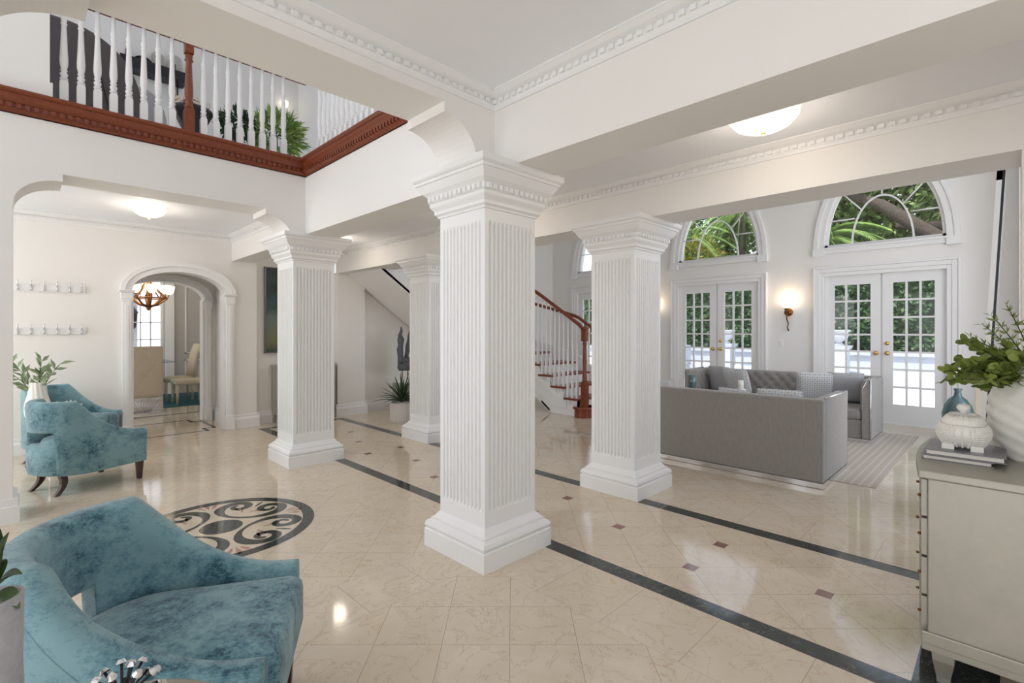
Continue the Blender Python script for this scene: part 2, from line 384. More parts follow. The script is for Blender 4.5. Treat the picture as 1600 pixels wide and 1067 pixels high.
# beam X and its pier (near edge of the two-storey foyer)
YX0, YX1 = 2.417, 2.82
b = MB(); arch_header(b, 'y', YX0, YX1, -.14, 2.09, .2, 1.826, 2.90, 2.837, 2.57, 3.30)
b.box(2.09, 2.60, YX0, YX1, 2.57, 3.30); b.box(-5, 2.6, YX0, YX1, 3.3, 6.1)
struct(b.build('wall_foyer_near', 'wall'))
b = MB(); b.box(-5, -.14, YX0 + .1, YX1, 0, 3.3); b.box(-5, -.14, YX0, YX1, 2.4, 3.3); struct(b.build('wall_foyer_pier', 'wall'))
# beam 1 along the gallery, foyer side (upper hall stands on it)
XB0, XB1, ZB1 = 2.24, 2.60, 2.57
b = MB(); b.box(XB0, XB1, -.3, YX0, ZB1, 3.2); b.box(XB0, XB1, YX1, 5.9, ZB1, 3.21); b.box(XB0 + .06, XB1, 5.9, YB + .2, ZB1, 3.21); b.box(XB1, XB1 + .3, -.3, 0, 0, .0)if 0 else None
struct(b.build('wall_gallery_beam_near', 'wall'))
# beam 2 along the gallery, living side
XC0, XC1, ZB2 = 3.96, 4.385, 2.515
b = MB(); b.box(XC0, XC1, -.06, YB, ZB2, 6.1); struct(b.build('wall_gallery_beam_far', 'wall'))
b = MB(); b.box(XC0, XC1 + .05, -.6, -.06, 0, 6.1); b.box(XC0 - .03, XC1 + .08, -.6, -.03, 0, .17); struct(b.build('wall_gallery_end_jamb', 'wall'))
b = MB(); b.box(2.6, XC0, -.62, -.5, 0, 6.1); b.box(-5, 2.24, -5, -4.9, 0, .0) if 0 else None
struct(b.build('wall_gallery_end', 'wall'))
b = MB(); b.box(-5, 2.6, -2.5, -2.3, 0, 3.1); struct(b.build('wall_sky_blocker', 'wall'))  # unseen wall added to block sky light from the columns' right faces
# balcony front with the arch below it
b = MB(); arch_header(b, 'y', YF, YF + .4, -.04, 2.09, .25, 1.826, 2.79, 2.73, 2.5, 3.21)
b.box(-5, -.04, YF, YF + .4, 0, 3.21); b.box(2.09, 2.6, YF, YF + .4, ZB1, 3.21)
struct(b.build('wall_balcony', 'wall'))
b = MB(); b.box(-.9, 0, YF - .03, YF + .43, 0, .13); b.box(-.9, -.012, YF - .018, YF + .418, .13, .19); struct(b.build('baseboard_balcony_pier', 'trim'))
b = MB(); b.box(-5, .173, YF + .02, YF + .3, 3.36, 6.1); b.box(-5, .19, YF + .0, YF + .32, 3.36, 3.52); struct(b.build('wall_upper_left', 'wall'))
# ceilings
b = MB(); b.box(-5, XB0 + .02, -5, YX0 + .02, 3.063, 3.2); struct(b.build('ceiling_near_room', 'ceil'))
b = MB(); b.box(XB1 - .02, XC0 + .02, -.6, YB + .15, 2.88, 3.02); struct(b.build('ceiling_gallery', 'ceil'))
b = MB(); b.box(-5, 2.6, YF + .38, YB + .1, 2.95, 3.05); struct(b.build('ceiling_vestibule', 'ceil'))
b = MB(); b.box(-5, 2.26, YF + .02, YB + .1, 3.2, 3.36); b.box(2.26, XC0 + .02, YX1, YB + .1, 3.2, 3.36); struct(b.build('floor_upper_hall', 'ceil'))
b = MB(); b.box(-5, 4.6, YX0, YB + .4, 6.0, 6.15); struct(b.build('ceiling_upper_hall', 'ceil'))
b = MB(); b.box(XC1 - .02, XW + .2, -1.2, YB + .2, 4.75, 4.95); struct(b.build('ceiling_living_room', 'ceil'))
# vestibule wall with arched doorway
AX0, AX1 = 1.075, 2.204
def ell(x0, x1, zs, rise, n=24): return [((x0 + x1) / 2 - (x1 - x0) / 2 * cos(pi * i / n), zs + rise * sin(pi * i / n)) for i in range(n + 1)]
b = MB(); b.box(-5, AX0, YB, YB + .22, 0, 3.3); b.box(AX1, 2.653, YB, YB + .22, 0, 3.3)
b.prism([(AX0, 3.3)] + ell(AX0, AX1, 2.05, .29) + [(AX1, 3.3)], 'y', YB, YB + .22)
b.box(2.0, 4.0, YB + .22, YB + .3, 0, .0) if 0 else None
struct(b.build('wall_vestibule', 'wall'))
b = MB(); b.box(2.653, XC0, YB + .12, YB + .25, 0, 3.3); struct(b.build('wall_gallery_far', 'wall'))
b = MB(); b.box(XC0 - .02, XC1 + .08, YB - .1, YB + .25, 0, ZB2 + .01); struct(b.build('wall_far_pilaster', 'wall'))
b = MB(); b.box(XC1 + .08, XW + .25, YB + .02, YB + .25, 0, 5.0); struct(b.build('wall_stair', 'wall'))
b = MB(); b.box(-5, XC1, YB + .0, YB + .2, 3.3, 6.1); struct(b.build('wall_upper_back', 'wall'))
b = MB(); b.box(XC1, XW + .25, -.35, -.12, 0, .1); b.box(9.3, XW + .25, -.35, -.12, 0, 4.9); b.box(4.4, 9.3, -.35, -.12, 4.4, 4.9); b.box(4.4, 4.75, -.35, -.12, 0, 4.4); struct(b.build('wall_living_right', 'wall'))
# second arch and dining room
b = MB(); Y2 = 9.5
b.prism([(AX0 - .0, 3.1)] + ell(AX0, AX1 - .02, 2.02, .27) + [(AX1 - .02, 3.1)], 'y', Y2, Y2 + .2)
b.box(-1, AX0, Y2, Y2 + .2, 0, 3.1); b.box(AX1 - .02, 4.5, Y2, Y2 + .2, 0, 3.1)
b.box(AX1 + .14, AX1 + .24, YB + .2, Y2, 0, 3.1); b.box(AX0 - .3, AX0 - .2, YB + .2, Y2, 0, 3.1); b.box(AX0 - .3, AX1 + .24, YB + .2, Y2, 2.7, 3.1)
struct(b.build('wall_passage', 'wall'))
b = MB()
b.box(-2, 1.55, 14.2, 14.4, 0, 3.3); b.box(2.42, 5.2, 14.2, 14.4, 0, 3.3); b.box(1.55, 2.42, 14.2, 14.4, 0, .5); b.box(1.55, 2.42, 14.2, 14.4, 2.9, 3.3)
b.box(5.0, 5.2, Y2, 14.4, 0, 3.3); b.box(-2, 5.2, Y2 + .2, 14.4, 3.1, 3.3)
struct(b.build('wall_dining_room', 'dinwall'))
b = MB()
for (x0, x1, z0, z1) in ((2.85, 3.95, .95, 2.75), (2.85, 3.95, .2, .8)):
    for (a0, a1, c0, c1) in ((x0, x1, z0, z0 + .03), (x0, x1, z1 - .03, z1), (x0, x0 + .03, z0, z1), (x1 - .03, x1, z0, z1)): b.box(a0, a1, 14.17, 14.2, c0, c1)
b.box(2.45, 2.62, 14.12, 14.2, 0, 2.95); b.box(2.42, 2.65, 14.1, 14.2, 2.95, 3.05)
struct(b.build('trim_dining_room', 'trim'))
# living room window wall -----------------------------------------------
WC = [1.44, 4.12, 6.80]; WH = .80; ZD = 2.44; ZS = 2.93; ZA = 4.28
b = MB(); ys = [-1.2] + [v for c in WC for v in (c - WH, c + WH)] + [YB + .02]
for i in range(0, len(ys), 2): b.box(XW, XW + .22, ys[i], ys[i + 1], 0, 4.95)
for c in WC:
    b.box(XW, XW + .22, c - WH, c + WH, ZD + .02, ZS); b.prism([(c - WH, 4.95)] + [(c - WH * cos(pi * i / 28), ZS + (ZA - ZS) * sin(pi * i / 28)) for i in range(29)] + [(c + WH, 4.95)], 'x', XW, XW + .22)
struct(b.build('wall_windows', 'wall'))
def arch_band(mb, c, r0, r1, h0, h1, x0, x1, n=28, z0=ZS):
    rings = []
    for i in range(n + 1):
        t = pi * i / n; C, Sn = -cos(t), sin(t)
        rings.append([(x0, c + r0 * C, z0 + h0 * Sn), (x0, c + r1 * C, z0 + h1 * Sn), (x1, c + r1 * C, z0 + h1 * Sn), (x1, c + r0 * C, z0 + h0 * Sn)])
    mb.rings(rings)
HA = ZA - ZS
for i, c in enumerate(WC):
    w = bpy.data.objects.new('window_%d' % (i + 1), None); COL.objects.link(w); w.location = (XW, c, ZS); struct(w)
    q = MB(); L = (-XW, -c, -ZS)
    def wb(mb, name, m, p=w): return mb.build(name, m, p, loc=L)
    arch_band(q, c, WH - .045, WH + .01, HA - .045, HA + .01, XW + .03, XW + .1); q.box(XW + .03, XW + .1, c - WH, c + WH, ZS, ZS + .05)
    wb(q, 'window_frame', 'white')
    q = MB(); arch_band(q, c, WH, WH + .14, HA, HA + .14, XW - .03, XW); arch_band(q, c, WH + .09, WH + .155, HA + .09, HA + .155, XW - .05, XW)
    q.box(XW - .06, XW, c - WH - .17, c - WH, ZS - .13, ZS); q.box(XW - .06, XW, c + WH, c + WH + .17, ZS - .13, ZS)
    q.box(XW - .035, XW, c - WH, c + WH, ZS - .1, ZS); q.box(XW - .06, XW + .05, c - WH, c + WH, ZS - .03, ZS + .0)
    wb(q, 'window_casing', 'trim')
    q = MB(); arch_band(q, c, .395, .42, .775, .80, XW + .045, XW + .075)
    for (p0, p1) in (((-.37, .46), (-.74, .46)), ((.37, .46), (.74, .46)), ((-.28, .6), (-.56, .93)), ((.28, .6), (.56, .93)), ((0, .79), (0, HA - .03))):
        q.tube([(XW + .06, c + p0[0], ZS + p0[1]), (XW + .06, c + p1[0], ZS + p1[1])], .013, 6)
    wb(q, 'muntin', 'white')
    q = MB(); q.prism([(c - .77 * cos(pi * k / 28), ZS + .02 + (HA - .03) * sin(pi * k / 28)) for k in range(29)], 'x', XW + .058, XW + .062); wb(q, 'glass_pane', 'glass')
    # French door below
    d = bpy.data.objects.new('door_%d' % (i + 1), None); COL.objects.link(d); d.location = (XW, c, 0); struct(d); L2 = (-XW, -c, 0)
    q = MB()
    for (o0, o1, dx) in ((0, .06, .03), (.06, .13, .045), (.13, .16, .06)):
        q.box(XW - dx, XW, c - WH - o1, c - WH - o0, 0, ZD + o1); q.box(XW - dx, XW, c + WH + o0, c + WH + o1, 0, ZD + o1); q.box(XW - dx, XW, c - WH - o0, c + WH + o0, ZD + o0, ZD + o1)
    q.build('door_casing', 'trim', d, loc=L2, bevel=.006)
    q = MB(); q.box(XW + .0, XW + .2, c - WH, c + WH, -.01, .02); q.box(XW + .06, XW + .14, c - .02, c + .02, 0.02, ZD) ; q.build('threshold', 'white', d, loc=L2)
    for sg in (-1, 1):
        y0, y1 = (c - WH + .005, c - .012) if sg < 0 else (c + .012, c + WH - .005)
        q = MB(); g0, g1 = y0 + .135, y1 - .135; z0, z1 = .32, ZD - .16
        q.box(XW + .03, XW + .075, y0, g0, .02, ZD); q.box(XW + .03, XW + .075, g1, y1, .02, ZD); q.box(XW + .03, XW + .075, g0, g1, .02, z0); q.box(XW + .03, XW + .075, g0, g1, z1, ZD)
        for k in (1, 2): yy = g0 + (g1 - g0) * k / 3; q.box(XW + .035, XW + .07, yy - .014, yy + .014, z0, z1)
        for k in range(1, 7): zz = z0 + (z1 - z0) * k / 7; q.box(XW + .036, XW + .069, g0, g1, zz - .014, zz + .014)
        lf = q.build('door_leaf', 'white', d, loc=L2)
        q = MB(); q.box(XW + .05, XW + .054, g0, g1, z0, z1); q.build('glass_pane', 'glass', lf)
        q = MB(); yk = c + sg * .075
        q.ball((XW - .03, yk, 1.14), .03, 12, 0, (.8, 1, 1)); q.tube([(XW + .03, yk, 1.14), (XW - .02, yk, 1.14)], .012); q.lathe([(.001, 0), (.036, .0), (.036, .01), (.001, .012)], (0, 0, 0), 16)
        nv = 16 * 4
        q.v[-nv:] = [(XW + .03 - z, yk + x, 1.14 + y) for x, y, z in q.v[-nv:]]
        q.build('door_knob', 'brass', lf)
        if sg > 0: pass
        else:
            q = MB(); q.tube([(XW + .03, yk, 1.3), (XW + .01, yk, 1.3)], .03, 14); q.box(XW - .012, XW + .01, yk - .006, yk + .006, 1.285, 1.315); q.build('deadbolt', 'brass', lf)
# dining room window
dw = bpy.data.objects.new('window_4', None); COL.objects.link(dw); struct(dw); q = MB()
for (a, bb, c0, c1) in ((1.55, 1.6, .5, 2.9), (2.37, 2.42, .5, 2.9), (1.6, 2.37, .5, .56), (1.6, 2.37, 2.84, 2.9)): q.box(a, bb, 14.22, 14.3, c0, c1)
for k in (1, 2, 3): x = 1.6 + .77 * k / 4; q.box(x - .012, x + .012, 14.24, 14.28, .5, 2.9)
for k in range(1, 6): z = .5 + 2.4 * k / 6; q.box(1.6, 2.37, 14.24, 14.28, z - .012, z + .012)
q.build('window_frame', 'white', dw); q = MB(); q.box(1.6, 2.37, 14.255, 14.26, .56, 2.84); q.build('glass_pane', 'glass', dw)

q = MB(); q.box(-1, 1.95, 16.0, 16.2, -.05, 5); q.box(1.95, 2.15, 15.9, 16.2, -.05, 5); struct(q.build('wall_porch', 'stucco'))
for k, (lx, nm) in enumerate(((1.75, 'dark wall lantern outside the dining window, left one'), (2.05, 'dark wall lantern outside the dining window, right one'))):
    q = MB(); q.square([(.02, 1.55), (.05, 1.6), (.08, 1.95), (.1, 1.97), (.03, 2.08), (.01, 2.12)], (lx, 15.8, 0)); q.tube([(lx, 15.8, 2.1), (lx, 15.85, 2.2), (lx, 15.93, 2.05)], .015, 6); tag(q.build('wall_lantern', 'dark'), nm, 'wall lamp')
# ------------------------------------------------------------------ mouldings
CROWN = [(0, -.105), (.012, -.105), (.014, -.09), (.022, -.075), (.022, -.045), (.032, -.04), (.05, -.03), (.072, -.012), (.08, -.008), (.08, 0), (0, 0)]
def crown(name, p0, p1, nrm, z, mat='trim', prof=CROWN, sp=.056, dz=(-.073, -.047), dd=.016, e0=0, e1=0, parent=None, dmat=None):
    p0 = Vector((*p0, 0)); p1 = Vector((*p1, 0)); n = Vector((*nrm, 0)); d = (p1 - p0).normalized(); q = MB()
    q.rings([[tuple(p + n * o + d * o * e + Vector((0, 0, z + h))) for o, h in prof] for p, e in ((p0, e0), (p1, -e1))])
    L = (p1 - p0).length; k = 0; x = .03
    ow = max(o for o, h in prof if dz[0] - 6e-3 <= h <= dz[1] + 6e-3 and o < .045)
    while x < L - .03:
        a = p0 + d * x; bb = p0 + d * (x + sp * .55); z0, z1 = z + dz[0], z + dz[1]
        P = [a + n * (ow - .002), bb + n * (ow - .002), bb + n * (ow + dd), a + n * (ow + dd)]
        q.add([tuple(v + Vector((0, 0, z0))) for v in P] + [tuple(v + Vector((0, 0, z1))) for v in P], [(0, 1, 2, 3), (4, 5, 6, 7), (0, 1, 5, 4), (1, 2, 6, 5), (2, 3, 7, 6), (3, 0, 4, 7)], 1 if dmat else 0); x += sp
    return q.build(name, [mat, dmat] if dmat else mat, parent)
struct(crown('trim_1', (-4.5, YX0), (XB0, YX0), (0, -1), 3.063, e1=1))
struct(crown('trim_2', (XB0, YX0), (XB0, -.3), (-1, 0), 3.063, e0=1))
struct(crown('trim_3', (XC0, YB), (XC0, -.5), (-1, 0), 2.88))
struct(crown('trim_4', (-.9, YB), (2.3, YB), (0, -1), 2.95, e1=1))
struct(crown('trim_5', (2.3, YB), (2.3, YF + .4), (-1, 0), 2.95, e0=1))
struct(crown('trim_6', (2.6, YB + .12), (XC0, YB + .12), (0, -1), 2.88))
BASE = [(0, 0), (.035, 0), (.035, .13), (.028, .15), (.018, .165), (.018, .19), (.012, .21), (0, .21)]
def baseb(name, p0, p1, nrm):
    p0 = Vector((*p0, 0)); p1 = Vector((*p1, 0)); n = Vector((*nrm, 0)); q = MB()
    q.rings([[tuple(p + n * o + Vector((0, 0, h))) for o, h in BASE] for p in (p0, p1)]); return struct(q.build(name, 'trim'))
baseb('baseboard_vestibule_left', (-.6, YB), (AX0 - .13, YB), (0, -1)); baseb('baseboard_vestibule_right', (AX1 + .13, YB), (2.69, YB), (0, -1))
baseb('baseboard_gallery_far', (2.66, YB + .12), (XC0 - .02, YB + .12), (0, -1)); baseb('baseboard_pilaster', (XC0 - .055, YB - .1), (XC1 + .115, YB - .1), (0, -1))
baseb('baseboard_pilaster_side', (XC0 - .02, YB - .1), (XC0 - .02, YB + .1), (-1, 0))
baseb('baseboard_stair', (XC1 + .08, YB + .02), (XW, YB + .02), (0, -1)); baseb('baseboard_windows_left', (XW, YB), (XW, WC[2] + WH + .17), (-1, 0))
baseb('baseboard_windows_mid', (XW, WC[2] - WH - .17), (XW, WC[1] + WH + .17), (-1, 0)); baseb('baseboard_windows_centre', (XW, WC[1] - WH - .17), (XW, WC[0] + WH + .17), (-1, 0))
baseb('baseboard_windows_right', (XW, WC[0] - WH - .17), (XW, -.1), (-1, 0)); baseb('baseboard_passage', (AX1 + .14, YB + .22), (AX1 + .14, Y2), (-1, 0))
# arched doorway surrounds
for k, (yy, x0, x1, zs, rise, pw) in enumerate(((YB, AX0, AX1, 2.05, .29, .12), (Y2, AX0, AX1 - .02, 2.02, .27, .10))):
    q = MB(); n = 28; rings = []
    for (o0, o1, dy) in ((0, pw, .05), (pw * .62, pw + .015, .075)):
        rings = []
        for i in range(n + 1):
            t = pi * i / n; cx = (x0 + x1) / 2; hw = (x1 - x0) / 2; f = lambda o: (cx - (hw + o) * cos(t), zs + (rise + o) * sin(t))
            a, b2 = f(o0), f(o1); rings.append([(a[0], yy - dy, a[1]), (b2[0], yy - dy, b2[1]), (b2[0], yy, b2[1]), (a[0], yy, a[1])])
        q.rings(rings)
    for xa in (x0 - pw, x1):
        q.box(xa + .012, xa + pw - .012, yy - .06, yy, 0, zs - .03); q.box(xa + .04, xa + pw - .04, yy - .07, yy, .25, zs - .2)
        q.box(xa - .0, xa + pw, yy - .075, yy, 0, .22)
        for (o, h0, h1) in ((.0, -.15, -.12), (.005, -.12, -.03), (.022, -.03, -.015), (.034, -.015, .0)): q.box(xa - o, xa + pw + o, yy - .07 - o, yy + .01, zs + h0, zs + h1)
    # jamb liner inside the opening
    for xa, s_ in ((x0, 1), (x1, -1)):
        q.box(min(xa, xa + s_ * .02), max(xa, xa + s_ * .02), yy, yy + .21, 0, zs)
    struct(q.build('trim_%d' % (7 + k), 'trim', bevel=.003))

# ------------------------------------------------------------------ columns
def column_thing(label, cx, cy, sz=1.0, proto=None):
    if proto: t = copy_tree(proto); t['label'] = label
    else:
        t = thing('fluted_column', label, 'column', group=None)
        q = MB(); q.square([(.315, 0), (.315, .118), (.308, .125), (.302, .126), (.310, .135), (.314, .150), (.306, .170), (.290, .182), (.282, .186), (.282, .196), (.268, .200), (.258, .212), (.252, .222), (.246, .230), (.236, .240)])
        q.build('base', 'trim', t)
        q = MB(); w = .235; q.square([(w, .238), (w, .335)]); q.square([(w, 2.21), (w, 2.31)])
        poly = []; N = 11; mrg = .03; sp = (2 * w - 2 * mrg) / N
        for s_ in range(4):
            a = s_ * pi / 2; pts = [(-w, -w)]
            for k in range(N):
                x0 = -w + mrg + k * sp; fw = sp * .62
                for (fx, dd) in ((.0, 0), (.1, .010), (.32, .017), (.68, .017), (.9, .010), (1, 0)): pts.append((x0 + sp * .19 + fx * fw, -w + dd))
            poly += [(x * cos(a) - y * sin(a), x * sin(a) + y * cos(a)) for x, y in pts]
        q.prism(poly, 'z', .335, 2.21)
        for s_ in range(4):   # rounded stops at the ends of the flutes
            a = s_ * pi / 2
            for k in range(N):
                x = -w + mrg + (k + .5) * sp
                for z, sg in ((.335, 1), (2.21, -1)):
                    P = [(x - sp * .31, -w, z), (x + sp * .31, -w, z), (x, -w + .0, z + sg * .03), (x, -w + .0125, z + sg * .002)]
                    fw = sp * .31; P = [(x - fw, -w + .0, z), (x + fw, -w + .0, z), (x + fw, -w + .0125, z + sg * .022), (x - fw, -w + .0125, z + sg * .022)]
                    q.add([(px * cos(a) - py * sin(a), px * sin(a) + py * cos(a), pz) for px, py, pz in P], [(0, 1, 2, 3)])
        q.build('shaft', 'trim', t, recalc=False)
        q = MB(); q.square([(.235, 2.285), (.247, 2.287), (.247, 2.297), (.255, 2.305), (.264, 2.31), (.264, 2.33), (.270, 2.34), (.282, 2.355), (.288, 2.365), (.288, 2.385), (.296, 2.39), (.296, 2.425), (.300, 2.43), (.325, 2.455), (.345, 2.490), (.352, 2.505), (.362, 2.506), (.362, 2.525), (.372, 2.53), (.380, 2.54), (.382, 2.555), (.382, 2.575)])
        nd = 12
        for s_ in range(4):
            a = s_ * pi / 2
            for k in range(nd):
                x = -.285 + .57 * (k + .5) / nd
                vs = [(x + dx, -.296 - dy, z) for z in (2.393, 2.424) for dy in (-.003, .018) for dx in (-.013, .013)]
                q.add([(px * cos(a) - py * sin(a), px * sin(a) + py * cos(a), pz) for px, py, pz in vs], [(0, 2, 3, 1), (4, 5, 7, 6), (0, 1, 5, 4), (2, 6, 7, 3), (0, 4, 6, 2), (1, 3, 7, 5)])
        q.build('capital', 'trim', t)
    t.location = (cx, cy, 0); t.scale = (1, 1, sz); return t
C1 = column_thing('largest white fluted square column, in the centre foreground at the foyer corner', 2.325, 2.58)
column_thing('white fluted square column left of the central one, beside the vestibule arch and the medallion', 2.375, 5.82, 1.0, C1)
column_thing('slender-looking most distant white column, beside the potted agave under the stairs', 4.14, 5.745, .979, C1)
column_thing('white fluted square column standing right of centre, left of the long grey sofa back', 4.14, 2.60, .979, C1)

# ------------------------------------------------------------------ balcony balustrades
def bal_prof(h): return [(.001, 0), (.019, .0), (.019, .001)] + [(r, z * h) for r, z in ((.014, .245), (.021, .255), (.021, .268), (.013, .275), (.019, .29), (.021, .31), (.013, .325), (.020, .34), (.015, .352), (.021, .40), (.022, .44), (.018, .56), (.014, .72), (.013, .76), (.018, .775), (.013, .79), (.018, .83), (.013, .845), (.012, 1))]
def baluster_mesh(h):
    k = 1.3 if h < 1 else 1.0; q = MB(); q.square([(.0215 * k, 0), (.0215 * k, .225 * h), (.016 * k, .245 * h)])
    q.lathe([(r * k, z) for r, z in bal_prof(h)[3:]], n=12); return q
bm_ = baluster_mesh(.90).build('baluster', 'white'); 
def balustrade(name, label, pts, rail, newel=None, gather=None):
    t = thing(name, label, 'railing')
    for i, (x, y, z) in enumerate(pts):
        o = bm_ if not bm_.parent else bm_.copy()
        if o is not bm_: COL.objects.link(o)
        o.parent = t; o.location = (x, y, z)
    q = MB()
    (x0, y0), (x1, y1) = rail; dx = .035
    q.box(min(x0, x1) - (dx if x0 == x1 else 0), max(x0, x1) + (dx if x0 == x1 else 0), min(y0, y1) - (dx if y0 == y1 else 0), max(y0, y1) + (dx if y0 == y1 else 0), 3.38 + .90, 3.38 + .955)
    q.build('handrail', 'mahog', t, bevel=.012)
    if newel:
        q = MB(); q.square([(.042, 0), (.042, .25), (.034, .27)], newel); q.lathe([(.03, .27), (.041, .28), (.041, .295), (.03, .305), (.038, .33), (.038, .345), (.029, .36), (.036, .40), (.036, .46), (.027, .68), (.024, .72), (.036, .73), (.036, .745), (.026, .755), (.034, .775), (.026, .79), (.026, .81)], newel, 16); q.square([(.036, .80), (.036, .93)], newel)
        q.build('newel_post', 'mahog', t)
    return t
FX = [.262 + .1085 * k for k in range(8)] + [1.28 + .1088 * k for k in range(8)]
balustrade('balcony_railing', 'white turned balusters with mahogany newel along the front of the upstairs balcony', [(x, YF + .1, 3.38) for x in FX], ((.18, YF + .1), (2.30, YF + .1)), (1.157, YF + .1, 3.38))
balustrade('balcony_railing', 'short run of white balusters on the side of the balcony, above the right-hand wood fascia', [(XB0 + .1, 5.36 - .109 * k, 3.38) for k in range(22)], ((XB0 + .1, 5.6), (XB0 + .1, 2.85)))
FASC = [(0, -.17), (.012, -.17), (.014, -.155), (.03, -.14), (.03, -.105), (.04, -.098), (.05, -.08), (.06, -.055), (.062, -.035), (.075, -.03), (.085, -.015), (.085, 0), (0, 0)]
f1 = crown('wood_fascia', (-4.5, YF), (XB0, YF), (0, -1), 3.378, 'mahog', FASC, .05, (-.140, -.106), .022, e1=1)
tag(f1, 'mahogany dentil moulding along the front edge of the balcony, above the vestibule arch', 'moulding')
f2 = crown('wood_fascia', (XB0, YF), (XB0, YX1), (-1, 0), 3.378, 'mahog', FASC, .05, (-.140, -.106), .022, e0=1)
tag(f2, 'mahogany dentil moulding on the right side of the stairwell opening, running towards the central beam', 'moulding')
b = MB(); b.box(XB0, XB0 + .2, YX1, YF, 3.2, 3.38); b.box(-5, XB0 + .2, YF, YF + .2, 3.2, 3.38); struct(b.build('trim_9', 'wall'))
b = MB(); b.box(3.3, XC0, 6.3, YB, 3.36, 6.0); b.box(3.26, 3.3, 6.26, YB, 3.36, 3.5); struct(b.build('wall_upper_right', 'wall'))

# ------------------------------------------------------------------ staircase
RI = .19; x_in, x_out = 6.9, 8.1; CX, CY, R_IN, R_OUT = 5.9, 6.2, 1.0, 2.2
def path(s, inner=True):   # s is length along the room-side string
    L1 = CY - 5.3; LA = R_IN * pi / 2
    if s < L1: p = (x_in if inner else x_out, 5.3 + s)
    elif s < L1 + LA:
        a = (s - L1) / R_IN; R = R_IN if inner else R_OUT; p = (CX + R * cos(a), CY + R * sin(a))
    else: p = (CX - (s - L1 - LA), CY + (R_IN if inner else R_OUT))
    return p
def tz(s): return .31 + .62 * s
st = thing('staircase', 'white curved staircase with mahogany treads rising behind the columns', 'staircase', (6.9, 5.3, 0))
SO = (-6.9, -5.3, 0)
def sb(q, name, m, p=None, **k): return q.build(name, m, p or st, loc=SO, **k)
run = RI / .62; NS = 14
tr = MB()
for k in range(NS):
    s0 = k * run + .0; s1 = s0 + run; z = tz(s0) + .0; q = MB()
    sub = 3; A = [path(s0 - .03 + (s1 - s0 + .03) * i / sub) for i in range(sub + 1)]; B_ = [path(s0 - .03 + (s1 - s0 + .03) * i / sub, False) for i in range(sub + 1)]
    def outw(a, b, d): v = Vector((a[0] - b[0], a[1] - b[1])); v.normalize(); return (a[0] + v.x * d, a[1] + v.y * d)
    A2 = [outw(a, b, .035) for a, b in zip(A, B_)]; B2 = [outw(b, a, .0) for a, b in zip(A, B_)]
    q.prism(A2 + B2[::-1], 'z', z - .035, z); sb(q, 'tread', 'mahog', bevel=.008)
    q = MB(); a, b2 = path(s0), path(s0, False); q.rings([[(a[0], a[1], zz), (b2[0], b2[1], zz), (b2[0] + (path(s0 + .02, False)[0] - b2[0]), b2[1] + (path(s0 + .02, False)[1] - b2[1]), zz), (path(s0 + .02)[0], path(s0 + .02)[1], zz)] for zz in (z - RI, z - .035)])
    sb(q, 'riser', 'white')
def zso(s): return max(0, .70 * (s - .62))
q = MB(); n = 60; Smax = NS * run
for inner in (True, False):
    rings = []
    for i in range(n + 1):
        s_ = Smax * i / n; p = path(s_, inner); o = path(s_, not inner); v = Vector((o[0] - p[0], o[1] - p[1])).normalized() * .05
        ztop = tz(math.floor(s_ / run + 1e-6) * run) - .035 if inner else tz(s_) + .15
        rings.append([(p[0], p[1], zso(s_)), (p[0], p[1], ztop), (p[0] + v.x, p[1] + v.y, ztop), (p[0] + v.x, p[1] + v.y, zso(s_))])
    q.rings(rings)
sb(q, 'stringer', 'white')
q = MB(); rings = []
for i in range(n + 1):
    s_ = .65 + (Smax - .65) * i / n; p = path(s_); o = path(s_, False); z = zso(s_) - .012; rings.append([(p[0], p[1], z), (o[0], o[1], z), (o[0], o[1], z + .06), (p[0], p[1], z + .06)])
q.rings(rings); sb(q, 'soffit', 'wall')
q = MB(); rr = []   # applied panel moulding on the string
def sp_(s, dz): p = path(s); o = path(s, False); v = Vector((p[0] - o[0], p[1] - o[1])).normalized() * .012; return (p[0] + v.x, p[1] + v.y, dz)
up = [(.25, .14), (.62, .14), (1.1, zso(1.1) + .12), (2.0, zso(2.0) + .12), (3.0, zso(3.0) + .12)]; dn = [(3.0, tz(3.0) - .42), (2.0, tz(2.0) - .36), (1.1, tz(1.1) - .33), (.5, tz(.5) - .33), (.25, .24)]
loop = up + dn; pts = []
for (a, za), (b2, zb_) in zip(loop, loop[1:] + loop[:1]):
    for i in range(6): t = i / 6; pts.append(sp_(a + (b2 - a) * t, za + (zb_ - za) * t))
q.tube(pts + pts[:1], .009, 6); sb(q, 'panel_moulding', 'white')
def scrollb(s): # little curled bracket under a tread end
    p = [sp_(s + .14 + .045 * cos(a) * (1 - a / 14), tz(math.floor(s / run) * run) - .09 + .04 * sin(a) * (1 - a / 14)) for a in [i * .5 for i in range(20)]]
    return MB().tube(p, .006, 5)
for k in range(4): sb(scrollb(k * run + .01), 'scroll_bracket', 'white')
q = MB(); q.lathe([(.001, 0), (.20, 0), (.20, .145), (.001, .145)], (6.98, 5.22, 0), 28, smooth=False, sy=.8); q.box(6.98, 8.1, 5.06, 5.32, 0, .145); 
sb(q, 'starting_step', 'mahog'); q = MB(); q.lathe([(.001, 0), (.225, 0), (.23, .015), (.225, .03), (.001, .03)], (6.98, 5.22, .145), 28, sy=.82); q.box(6.98, 8.12, 5.04, 5.34, .145, .175); sb(q, 'bullnose_tread', 'mahog')
sbal = baluster_mesh(1.22).build('baluster', 'white'); first = True
